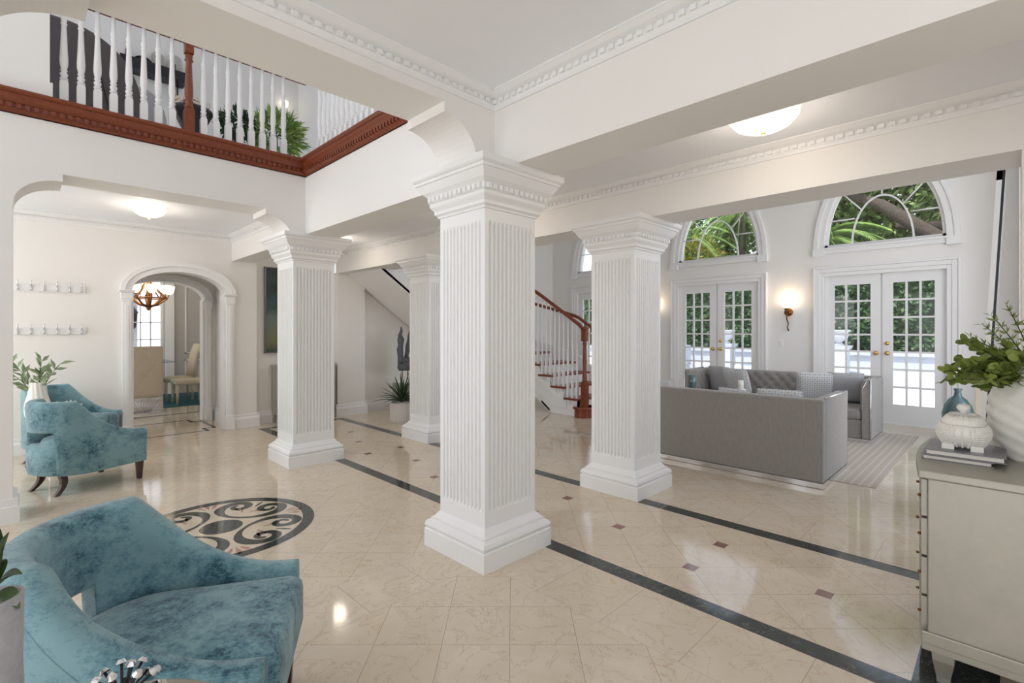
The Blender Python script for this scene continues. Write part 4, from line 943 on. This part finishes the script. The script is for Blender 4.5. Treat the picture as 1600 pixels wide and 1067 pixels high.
# big white vase and foliage
q = MB(); random.seed(11); rings = []
for i in range(41):
    f = i / 40; R = .165 * (.72 + .42 * sin(pi * (f * .85 + .12)) ** 1.0) ; z = .46 * f
    rings.append([((R + .006 * sin(7 * a + 9 * f * 3) * sin(23 * f + 2 * sin(a * 2)) + .003 * sin(16 * a - 31 * f)) * cos(a), (R + .006 * sin(7 * a + 27 * f) * sin(23 * f + 2 * sin(a * 2))) * sin(a), z) for a in [2 * pi * j / 72 for j in range(72)]])
rings.append([(p[0] * .9, p[1] * .9, .46) for p in rings[-1]]); rings.append([(p[0] * .9, p[1] * .9, .25) for p in rings[-2]])
q.rings(rings, smooth=True); VX, VY = 2.96, -.115
VX, VY = 3.36, -.12
tag(q.build('large_vase', 'ceramic', loc=(VX, VY, .90)), 'large white textured vase at the right edge on the chest', 'vase')
t = thing('eucalyptus_bouquet', 'green eucalyptus and fern branches spilling left from the large white vase', 'plant', (VX, VY, 1.33))
st_ = []; random.seed(9)
for (l, f_, c) in ((.42, .05, -.02), (.40, -.05, .04), (.37, .1, -.07), (.33, .0, .1), (.30, -.08, .0), (.34, .06, .02), (.26, .1, .12), (.22, -.1, .06), (.18, .0, .1), (.28, .0, -.08), (.36, -.1, -.05), (.15, .1, .02), (.38, .02, .0)): st_.append(((-.02, .02, -.1), (-.7 * l + .7 * f_, .7 * l + .7 * f_, c)))
leaf_stems(t, st_, 'euca', .045, .042, 12, 16, 'bark', rnd=1)
t = thing('fern_sprays', 'feathery light green fern sprays above the eucalyptus', 'plant', (VX, VY, 1.33))
leaf_stems(t, [((0, 0, -.1), (-.17, .17, .24)), ((0, 0, -.1), (-.1, .12, .29)), ((0, 0, -.1), (-.02, .06, .22)), ((0, 0, -.1), (-.2, .24, .14)), ((0, 0, -.1), (.05, .0, .2)), ((0, 0, -.1), (-.14, .2, .2)), ((0, 0, -.1), (-.06, .02, .16))], 'euca', .04, .007, 5, 26)
# leaning mirror, cream cabinet, teal floor vase
t = thing('leaning_mirror', 'tall beaded mirror seen edge-on leaning at the right', 'mirror', (5.0, 0, 0)); 
def lean(q, x0, x1, d0, d1, z0, z1): q.rings([[(x0, .05 + (2.66 - z) * .049 + d, z), (x1, .05 + (2.66 - z) * .049 + d, z), (x1, .05 + (2.66 - z) * .049 + d + d1 - d0, z), (x0, .05 + (2.66 - z) * .049 + d + d1 - d0, z)] for z in (z0, z1) for d in (d0,)])
q = MB(); lean(q, 0, .9, -.045, -.03, .0, 2.66); q.build('backing', 'dark', t); q = MB(); lean(q, 0, .07, -.03, .0, 0, 2.66); lean(q, .83, .9, -.03, .0, 0, 2.66); lean(q, 0, .9, -.03, 0, 2.59, 2.66); lean(q, 0, .9, -.03, 0, 0, .07); fr_ = q.build('frame', 'white', t)
q = MB()
for k in range(110): z = .03 + k * .024; q.ball((.82, .055 + (2.66 - z) * .049, z), .011, 6)
q.build('beaded_edge', 'chrome', fr_); q = MB(); lean(q, .07, .83, -.03, -.012, .07, 2.59); q.build('mirror_glass', 'chrome', t)
q = MB(); q.box(8.2, 8.62, -.08, .27, .0, .93); q.box(8.18, 8.64, -.1, .29, .9, .93); cb = q.build('cream_cabinet', 'cream', bevel=.005); tag(cb, 'cream cabinet side standing right of the French doors, behind the white box', 'cabinet')
q = MB(); q.lathe([(.001, 0), (.10, 0), (.14, .08), (.17, .22), (.175, .36), (.15, .47), (.10, .55), (.045, .60), (.035, .66), (.05, .70), (.04, .70), (.001, .6)], n=28); tag(q.build('floor_vase', 'tealglass', loc=(9.2, .48, 0)), 'teal glass floor vase right of the French doors', 'vase')

# ------------------------------------------------------------------ gallery end: console, painting, plant, sculpture
t = thing('console_cabinet', 'champagne console cabinet under the painting, behind the left column', 'cabinet', (3.30, 8.38, 0)); q = MB(); q.box(-.47, .47, -.2, .12, .14, .92); q.build('carcase', 'silver', t, bevel=.006); q = MB(); q.box(-.49, .49, -.22, .12, .92, .95); q.build('top', 'silver', t)
q = MB(); q.box(-.45, -.01, -.215, -.2, .18, .88); q.build('door', 'silver', t); q = MB(); q.box(.01, .45, -.215, -.2, .18, .88); q.build('door', 'silver', t)
for (x, y) in ((-.44, -.17), (.44, -.17), (-.44, .08), (.44, .08)): q = MB(); q.box(x - .02, x + .02, y - .02, y + .02, 0, .14); q.build('leg', 'silver', t)
t.location = (3.38, 8.38, 0)
t = thing('painting', 'tall abstract dark green painting on the gallery end wall', 'painting', (3.22, YB + .12, 1.84)); q = MB(); q.box(-.40, .40, -.045, -.01, -.68, .68); q.build('canvas', 'paint', t)
q = MB()
for (a, bb, c, d) in ((-.42, -.405, -.70, .70), (.405, .42, -.70, .70), (-.42, .42, .685, .70), (-.42, .42, -.70, -.685)): q.box(a, bb, -.055, 0, c, d)
q.build('frame', 'cover', t)
t = thing('potted_agave', 'spiky dark green agave in a whitewashed round pot left of the distant column', 'plant', (4.46, 7.06, 0))
q = MB(); rings = []
for (r, z) in ((.17, 0), (.185, .03), (.19, .31), (.175, .33), (.16, .30)): rings.append([((r + .006 * (j % 2)) * cos(2 * pi * j / 72), (r + .006 * (j % 2)) * sin(2 * pi * j / 72), z) for j in range(72)])
q.rings(rings); q.build('pot', 'basket', t); q = MB(); random.seed(8)
for k in range(46):
    a = k * 2.4; el = radians(18 + 62 * (k / 46)); L = random.uniform(.38, .52); rgs = []
    for i in range(7):
        f = i / 6; rr = L * f * cos(el - .25 * f * (1 - k / 60)); zz = .33 + L * f * sin(el - .35 * f * (1 - k / 60)); w = .028 * (1 - f) ** .6 * (.6 + 1.2 * f * (1 - f)) + .001; c, s_ = cos(a), sin(a)
        rgs.append([(c * rr - s_ * w, s_ * rr + c * w, zz + w * .4), (c * rr, s_ * rr, zz - w * .3), (c * rr + s_ * w, s_ * rr - c * w, zz + w * .4)])
    q.rings(rgs, closed=True, smooth=True)
q.build('leaves', 'agave', t)
t = thing('driftwood_sculpture', 'grey driftwood sculpture with tall points on a stand behind the agave', 'sculpture', (5.02, 7.75, 0))
q = MB(); q.box(-.22, .22, -.16, .16, 0, .56); q.build('plinth', 'silver', t); q = MB(); q.box(-.2, .2, -.1, .1, .56, .62); q.build('stand', 'white', t)
for x in (-.12, 0, .1): q = MB(); q.tube([(x, 0, .62), (x, 0, .80)], .009); q.build('pin', 'dark', t)
def blob(q, prof, mi=0):   # (x centre, z, half width, half depth)
    rg = []
    for k, (x, z, w, d) in enumerate(prof): rg.append([(x + (w + .008 * sin(5 * a + k * 1.7)) * cos(a), (d + .006 * sin(4 * a + k)) * sin(a), z) for a in [2 * pi * j / 16 for j in range(16)]])
    q.rings(rg, smooth=True)
q = MB(); blob(q, [(-.02, .94, .16, .05), (-.02, 1.0, .20, .06), (-.0, 1.08, .21, .06), (.0, 1.16, .20, .06), (.0, 1.22, .18, .05)])
blob(q, [(-.14, 1.1, .06, .05), (-.15, 1.25, .055, .045), (-.17, 1.4, .06, .045), (-.15, 1.5, .05, .04), (-.14, 1.62, .065, .04), (-.16, 1.72, .035, .03), (-.135, 1.82, .02, .02), (-.14, 1.9, .006, .006)])
blob(q, [(-.03, 1.2, .04, .04), (-.02, 1.3, .035, .035), (.0, 1.38, .05, .04), (.03, 1.48, .07, .05), (.06, 1.6, .06, .045), (.05, 1.7, .045, .04), (.1, 1.85, .05, .04), (.16, 2.0, .03, .03), (.2, 2.1, .006, .006)])
blob(q, [(.14, 1.1, .05, .05), (.16, 1.25, .045, .04), (.14, 1.4, .06, .04), (.10, 1.5, .05, .04)])
q.v = [(x, y, .78 + (z - .94) * .83) for x, y, z in q.v]; q.build('driftwood', 'drift', t)

# ------------------------------------------------------------------ dining room
q = MB(); q.box(1.2, 4.6, 11.6, 14.0, 0, .012); tag(q.build('rug', 'rug_teal'), 'teal rug under the dining table', 'rug')
t = thing('tufted_dining_chair', 'cream button-tufted high chair back seen through the arched doorway', 'chair', (1.55, 11.0, 0))
q = MB(); q.box(-.31, .31, -.06, .06, .30, 1.22); bk = q.build('backrest', 'cream', t, bevel=.015); q = MB(); bt = tuft_panel(q, -.30, .30, .32, 1.21, lambda u, z, o: (u, -.06 - o * .35, z), 40, 50, .03, (.24, .30)); q.build('tufting', 'cream', bk, recalc=False); q = MB(); [q.ball((u, -.063, z), .012, 8) for u, z in bt]; q.build('buttons', 'cream', bk)
q = MB(); q.box(-.30, .30, .04, .6, .28, .5); q.build('seat', 'cream', t, bevel=.03)
q = MB(); q.box(-.31, .31, -.06, -.03, .02, .26); q.box(-.31, .31, .5, .53, .02, .26)
for k in range(13): x = -.29 + k * .048; q.tube([(x * .4, -.075, .03), (x, -.075, .25)], .006, 5)
q.box(-.31, .31, -.07, .56, .26, .30); q.box(-.33, .33, -.09, .58, 0, .03); q.build('mirrored_base', 'chrome', t)
t = thing('dining_chair', 'cream channel-back dining chair standing sideways on the teal rug, nearer one', 'chair', (2.72, 12.0, .012), 0, 'channel-back dining chairs')
q = MB(); q.box(-.52, .02, -.26, .26, .40, .50); q.build('seat', 'cream', t, bevel=.03); q = MB()
for k in range(5):
    y = -.25 + .1 * k; q.rings([[(x + .05 * cos(a), y + .05 + .052 * sin(a), z) for a in [2 * pi * j / 12 for j in range(12)]] for x, z in ((-.0, .42), (.03, .7), (.09, 1.0), (.16, 1.2))], smooth=True)
q.build('channel_back', 'cream', t)
for (x, y) in ((-.48, -.22), (-.48, .22), (0, -.22), (0, .22)): q = MB(); q.tube([(x, y, .40), (x, y, 0)], [.03, .02], 8); q.build('leg', 'cream', t)
o = copy_tree(t); o.location = (2.66, 12.75, .012); o['label'] = 'cream channel-back dining chair standing sideways on the teal rug, further one'
for o_ in (t, o):
    del o_['group']
t = thing('dining_table', 'glass-topped dining table behind the tufted chair', 'table', (1.55, 12.6, .012)); q = MB(); q.box(-.62, .62, -1.1, 1.1, .87, .89); q.build('glass_top', 'tglass', t, bevel=.004); q = MB(); q.box(-.2, .2, -.5, .5, 0, .87); q.build('pedestal', 'chrome', t)
t = thing('chandelier', 'bronze chandelier with amber glass shades seen through the arch', 'chandelier', (1.80, 12.0, 0)); q = MB()
q.tube([(0, 0, 3.1), (0, 0, 2.0)], .014); q.lathe([(.001, 1.90), (.03, 1.92), (.05, 1.97), (.04, 2.02), (.02, 2.08), (.04, 2.3), (.02, 2.5)], n=12); 
for k in range(8): a = k * pi / 4; c, s_ = cos(a), sin(a); q.tube([(c * .02, s_ * .02, 1.98), (c * .15, s_ * .15, 2.02), (c * .3, s_ * .3, 2.14), (c * .34, s_ * .34, 2.24)], [.022, .018, .015, .012], 7); q.tube([(c * .3, s_ * .3, 2.16), (c * .15, s_ * .15, 2.32), (c * .03, s_ * .03, 2.5)], .012, 6)
q.tube([(.3 * cos(a), .3 * sin(a), 2.15) for a in [2 * pi * j / 24 for j in range(25)]], .014, 6); q.build('frame', 'bronze', t)
for k in range(8): a = k * pi / 4; q = MB(); q.lathe([(.035, 2.23), (.07, 2.27), (.09, 2.33), (.10, 2.40), (.095, 2.40), (.06, 2.28), (.03, 2.24)], (.34 * cos(a), .34 * sin(a), 0), 16); q.build('glass_shade', 'shade', t)
l = bpy.data.lights.new('chandelier_glow', 'POINT'); l.energy = 30; l.color = (1, .9, .78); l.shadow_soft_size = .3; o = bpy.data.objects.new('chandelier_glow', l); COL.objects.link(o); o.parent = t; o.location = (0, 0, 2.6)

# ------------------------------------------------------------------ upstairs hall
UZ = 3.36
def big_panel(label, name, xa, xb, y, ztop, mat, pw=2.4, th=.12, h=0, seams=True):
    t = thing(name, label, 'chair' if 'chair' in name else 'screen', (0, 0, 0)); n = 24; pts = [(xa, UZ)] + [(xa, ztop)]
    pts += [(xa + (xb - xa) * (.25 + .75 * sin(pi / 2 * i / n)), UZ + (ztop - UZ) * (max(0, cos(pi / 2 * i / n))) ** (1 / pw * 1.3)) for i in range(n + 1)]
    q = MB(); q.prism(pts, 'y', y, y + th); q.build('upholstery', mat, t, bevel=.03)
    if seams:
        q = MB()
        for fx in (.18, .75): x0 = xa + (xb - xa) * (fx - .16); x1 = xa + (xb - xa) * fx; q.tube([(x0, y - .002, ztop - .2 - (fx > .5) * .25), (x1, y - .002, UZ + .01)], .006, 5)
        q.build('seam', 'dark', t)
    return t
big_panel('tall dark grey curved-top upholstered chair behind the left balusters upstairs', 'wingback_chair', .06, .90, 6.25, 4.44, 'dkgrey')
big_panel('smaller light grey rounded seat behind the balusters left of the newel', 'tub_chair', .84, 1.16, 6.5, 4.10, 'ltgrey', seams=False)
# black wall shelf with decor
t = thing('wall_shelf', 'black metal wall shelf with brackets seen through the upstairs balusters', 'shelf', (1.29, YB, 4.98)); q = MB(); q.box(-.37, .37, -.24, -.02, 0, .02); q.box(-.37, .37, -.25, -.235, 0, .14); q.build('shelf_board', 'dark', t)
for x in (-.27, .27): q = MB(); q.box(x - .015, x + .015, -.02, 0, -.5, .32); q.tube([(x, -.01, .32), (x, -.24, .02)], .013, 6); q.tube([(x, -.2, -.0), (x, -.2, -.42)], .01, 6); q.build('bracket', 'dark', t)
q = MB()
for k in range(9):
    a = k * .7; q.tube([(.11 * cos(b2) * cos(a * .5), .11 * cos(b2) * sin(a * .5), .1 + .09 * sin(b2)) for b2 in [2 * pi * j / 20 for j in range(21)]], .006, 5)
tag(q.build('wire_orb', 'dark', loc=(1.18, YB - .12, 5.02)), 'black wire orb on the upstairs shelf', 'ornament')
for k, (x, h) in enumerate(((1.35, .34), (1.55, .38))):
    q = MB()
    for w in (.075, .055, .035, .015): q.tube([(-w, 0, 0), (-w, 0, h - .08)] + [(-w * cos(a), 0, h - .08 + w * sin(a)) for a in [pi * j / 10 for j in range(1, 10)]] + [(w, 0, h - .08), (w, 0, 0)], .009, 5)
    tag(q.build('arch_ornament', 'basket', loc=(x, YB - .12, 5.0)), ['arched woven ornament on the upstairs shelf, shorter one at left', 'arched woven ornament on the upstairs shelf, taller one at right'][k], 'ornament')
t = thing('drum_table', 'dark round table behind the upstairs newel post', 'table', (1.40, 6.6, UZ)); q = MB(); q.lathe([(.001, 0), (.16, 0), (.10, .25), (.09, .4), (.19, .62), (.2, .64), (.2, .67), (.001, .67)], n=28); q.build('table_body', 'dark', t)
for k in range(3):
    th = thing('book', ['cream book lying on the dark upstairs table, bottom of three', 'cream book on the dark upstairs table, middle of three', 'cream book on the dark upstairs table, topmost of three'][k], 'book', (1.40, 6.6, UZ + .67 + k * .04), .2 * k); q = MB(); q.box(-.14, .14, -.1, .1, 0, .036); q.build('cover', 'cream', th); q = MB(); q.box(-.135, .13, -.104, .096, .005, .031); q.build('pages', 'paper', th)
def bush(name, label, loc, r, h, n, mat, L, w, seed, pot=None, trunk=None, cat='plant'):
    random.seed(seed); t = thing(name, label, cat, loc); q = MB()
    for _ in range(n):
        a, z = random.uniform(0, 2 * pi), random.uniform(-1, 1); rr = sqrt(1 - z * z); d = Vector((rr * cos(a), rr * sin(a), z)); k = random.uniform(.75, 1.0) ** .8; bumpy = 1 + .18 * sin(5 * a + seed) * sin(4 * z + seed)
        p = Vector((d.x * r * k * bumpy, d.y * r * k * bumpy, h + d.z * r * .9 * k * bumpy)); dd = (d + Vector((random.uniform(-.8, .8), random.uniform(-.8, .8), random.uniform(-.6, .8)))).normalized()
        q.leaf(p, dd, Vector((random.uniform(-1, 1), random.uniform(-1, 1), random.uniform(-.2, 1))).normalized(), L * random.uniform(.6, 1.2), w)
    q.build('foliage', mat, t, recalc=False)
    if pot: q = MB(); q.lathe([(.001, 0), (pot * .7, 0), (pot, pot * 1.4), (pot * .95, pot * 1.4), (.001, pot * 1.2)], n=20); q.build('pot', 'dkgrey', t); q = MB(); q.tube([(0, 0, pot), (0, 0, h)], .015); q.build('stem', 'bark', t)
    if trunk: q = MB(); q.tube([(0, 0, 0), (trunk * .4, 0, h * .5), (0, 0, h)], [trunk, trunk * .8, trunk * .5]); q.build('trunk', 'bark', t)
    return t
bush('potted_plant', 'leafy green potted plant behind the upstairs balusters right of the newel', (1.98, 7.0, UZ), .17, .78, 300, 'agave', .12, .05, 3, pot=.13)
bush('potted_fern', 'bushy potted fern nearer the corner of the upstairs hall', (2.48, 7.05, UZ), .24, .80, 520, 'palm', .22, .04, 6, pot=.16)
t = thing('wall_light', 'small lit wall light upstairs near the hall corner', 'wall lamp', (3.06, YB, 5.15)); q = MB(); q.box(-.03, .03, -.03, 0, -.1, .06); q.build('backplate', 'white', t); q = MB(); q.lathe([(.001, 0), (.04, .01), (.05, .09), (.001, .12)], (0, -.07, 0), 14); q.build('glass_shade', 'bulb', t)

# ------------------------------------------------------------------ garden
q = MB(); q.box(XW + .2, 40, -14, 40, -.12, -.03); struct(q.build('ground_patio', 'patio'))
t = thing('garden_wall', 'low white garden wall with coping beyond the terrace', 'wall', (17.6, 0, 0)); q = MB(); q.box(0, .3, -8, 16, -.03, .78); q.build('wall_body', 'stucco', t); q = MB(); q.box(-.08, .38, -8, 16, .78, .88); q.build('coping', 'stucco', t); q = MB(); q.box(-.9, 0, -8, 16, -.03, .32); q.build('ledge', 'stucco', t)
t = thing('pool', 'blue raised pool edge glimpsed through the French doors', 'pool', (16.3, 4.4, 0)); q = MB(); q.box(-.55, .35, -.6, 1.6, -.03, .44); q.build('pool_wall', 'stucco', t); q = MB(); q.box(-.42, .22, -.47, 1.47, .44, .455); q.build('water_surface', 'water', t)
def urn(label, x, y):
    t = thing('garden_urn', label, 'urn', (x, y, -.03)); q = MB(); q.square([(.26, 0), (.26, .1), (.22, .14), (.22, 1.0), (.26, 1.04), (.28, 1.12)]); q.build('pedestal', 'stucco', t); q = MB(); q.lathe([(.001, 1.12), (.14, 1.12), (.12, 1.16), (.07, 1.2), (.1, 1.24), (.2, 1.32), (.24, 1.42), (.22, 1.48), (.28, 1.52), (.28, 1.56), (.001, 1.5)], n=24); q.build('bowl', 'stucco', t)
urn('white urn on a pedestal seen through the left leaf of the right doors', 16.35, 3.35); urn('white urn on a pedestal seen at the far right pane of the French doors', 16.35, .75); urn('white urn on a pedestal seen through the left pair of doors, right leaf', 16.35, 6.5); urn('white urn on a pedestal seen through the left pair of doors, left leaf', 16.35, 8.8)
def stair_wall(): 
    q = MB(); q.prism([(14.0, -.03), (17.0, -.03), (17.0, 1.0), (16.6, 1.0), (14.0, .25)], 'y', 8.0, 8.2); return q
tag(stair_wall().build('sloping_wall', 'stucco'), 'white sloping garden stair wall seen through the left pair of doors', 'wall')
def hedge(label, x0, x1, y0, y1, h, n, seed, mat='hedge', L=.20):
    random.seed(seed); t = thing('hedge', label, 'hedge', ((x0 + x1) / 2, (y0 + y1) / 2, 0)); q = MB(); cx, cy = (x0 + x1) / 2, (y0 + y1) / 2
    q.box(x0 - cx + .25, x1 - cx, y0 - cy, y1 - cy, 0, h - .3); q.build('inner_growth', 'hedge', t); q = MB()
    for _ in range(n):
        y, z = random.uniform(y0, y1), random.uniform(0, h); x = x0 + .15 * sin(y * 2.1 + z) * sin(z * 2.7) + random.uniform(0, .25)
        if random.random() < .12: z = h + random.uniform(-.3, .15); x = random.uniform(x0, x1)
        q.leaf((x - cx, y - cy, z), Vector((-random.uniform(.2, 1), random.uniform(-1, 1), random.uniform(-1, .6))), Vector((-1, random.uniform(-.5, .5), random.uniform(0, 1))).normalized(), L * random.uniform(.6, 1.2), L * .5)
    q.build('foliage', mat, t, recalc=False)
hedge('tall dark green hedge behind the garden wall, right of the garden', 18.3, 19.6, -3, 6, 3.9, 9000, 1); hedge('tall dark green hedge behind the garden wall, left of the garden', 18.4, 19.7, 6.05, 18, 3.8, 9000, 2)
bush('shrub', 'round green shrub by the sloping wall outside the left doors', (15.4, 9.6, -.03), .75, .7, 2600, 'oak', .16, .08, 21, cat='shrub')
def palm(label, x, y, h, seed, n=26, R=2.1, mat='palm'):
    random.seed(seed); t = thing('palm_tree', label, 'tree', (x, y, 0)); q = MB(); q.tube([(0, 0, 0), (.1, .05, h * .5), (0, 0, h)], [.16, .13, .12], 10); q.build('trunk', 'bark', t); q = MB()
    for k in range(n):
        a = k * 2.4 + random.uniform(-.2, .2); el = random.uniform(-.3, 1.2); pts = []
        for i in range(11): f = i / 10; pts.append(Vector((cos(a) * R * f * cos(el * (1 - f * .5)), sin(a) * R * f * cos(el * (1 - f * .5)), h + R * (f * sin(el) * .9 - f * f * .75))))
        q.tube([tuple(p) for p in pts], [.02 * (1 - .08 * i) for i in range(11)], 4)
        for i in range(44):
            f = .12 + .88 * i / 44; kk = f * 10; i0 = min(9, int(kk)); p = pts[i0].lerp(pts[i0 + 1], kk - i0); d = (pts[i0 + 1] - pts[i0]).normalized(); s_ = d.cross(Vector((0, 0, 1)))
            s_ = s_.normalized() if s_.length > .01 else Vector((1, 0, 0))
            for sg in (-1, 1): q.leaf(p, s_ * sg + d * .55 + Vector((0, 0, -.35)), Vector((0, 0, 1)), .52 * (1 - .5 * f), .035)
    q.build('fronds', mat, t, recalc=False)
palm('palm with drooping fronds behind the left arched window', 19.2, 9.3, 5.2, 3); palm('palm behind the right part of the left arched window', 20.8, 7.6, 6.4, 4, 26, 2.5); palm('palm at the lower left of the right arched window', 20.2, 4.6, 4.8, 5, 24, 2.2); palm('palm far right beyond the right arched window', 21.5, 1.0, 7.0, 8, 24, 2.4)
bush('yellow_shrub', 'yellow croton clump glowing in the centre of the left arched window', (18.9, 8.6, 0), .8, 4.3, 900, 'yellow', .3, .09, 14, trunk=.06, cat='shrub')
def oak(label, x, y, limbs, crowns, seed):
    random.seed(seed); t = thing('oak_tree', label, 'tree', (x, y, 0)); q = MB()
    for pts, r in limbs: q.tube(pts, r, 10)
    q.build('trunk', 'bark', t); q = MB()
    for (cx, cy, cz, r, n) in crowns:
        for _ in range(n):
            d = Vector((random.gauss(0, 1), random.gauss(0, 1), random.gauss(0, .8))).normalized() * r * random.uniform(.35, 1) ** .6; p = Vector((cx, cy, cz)) + d
            q.leaf(p, Vector((random.uniform(-1, 1), random.uniform(-1, 1), random.uniform(-1, 1))), Vector((random.uniform(-1, 1), random.uniform(-1, 1), 1)).normalized(), random.uniform(.2, .38), .15)
    q.build('foliage', 'oak', t, recalc=False)
oak('large oak with a thick slanting limb across the right arched window', 21.0, -.5, [([(0, 0, 0), (0, .2, 2.6), (-.3, 1.2, 3.7), (-.5, 1.9, 4.3), (-.5, 3.5, 5.75), (-.3, 4.8, 6.5), (0, 5.6, 7.0)], [.4, .33, .28, .25, .19, .13, .07]), ([(-.2, .4, 4.2), (.2, 1.8, 4.9), (.4, 3.2, 5.1)], [.3, .2, .1])],
    [(1.6, 1.0, 7.6, 1.9, 3000), (1.6, 3.6, 8.2, 1.8, 2600), (2.0, 2.4, 5.4, 1.9, 3000), (1.6, 5.6, 6.2, 1.9, 2600), (1.3, -1.5, 6.0, 1.8, 2400), (3.2, 3.6, 6.6, 2.4, 2600), (-.6, 4.6, 7.0, .8, 300), (-.7, .6, 5.9, .7, 260)], 31)
oak('leafy tree behind the palms in the left arched window', 23.0, 9.0, [([(0, 0, 0), (0, .1, 3), (.1, 0, 6)], [.3, .25, .15])], [(0, -1.5, 6.5, 2.2, 3400), (0, 1.5, 6.0, 2.2, 3400), (0, 4.5, 5.6, 2.4, 3000), (0, -4, 5.6, 2.2, 3000)], 33)
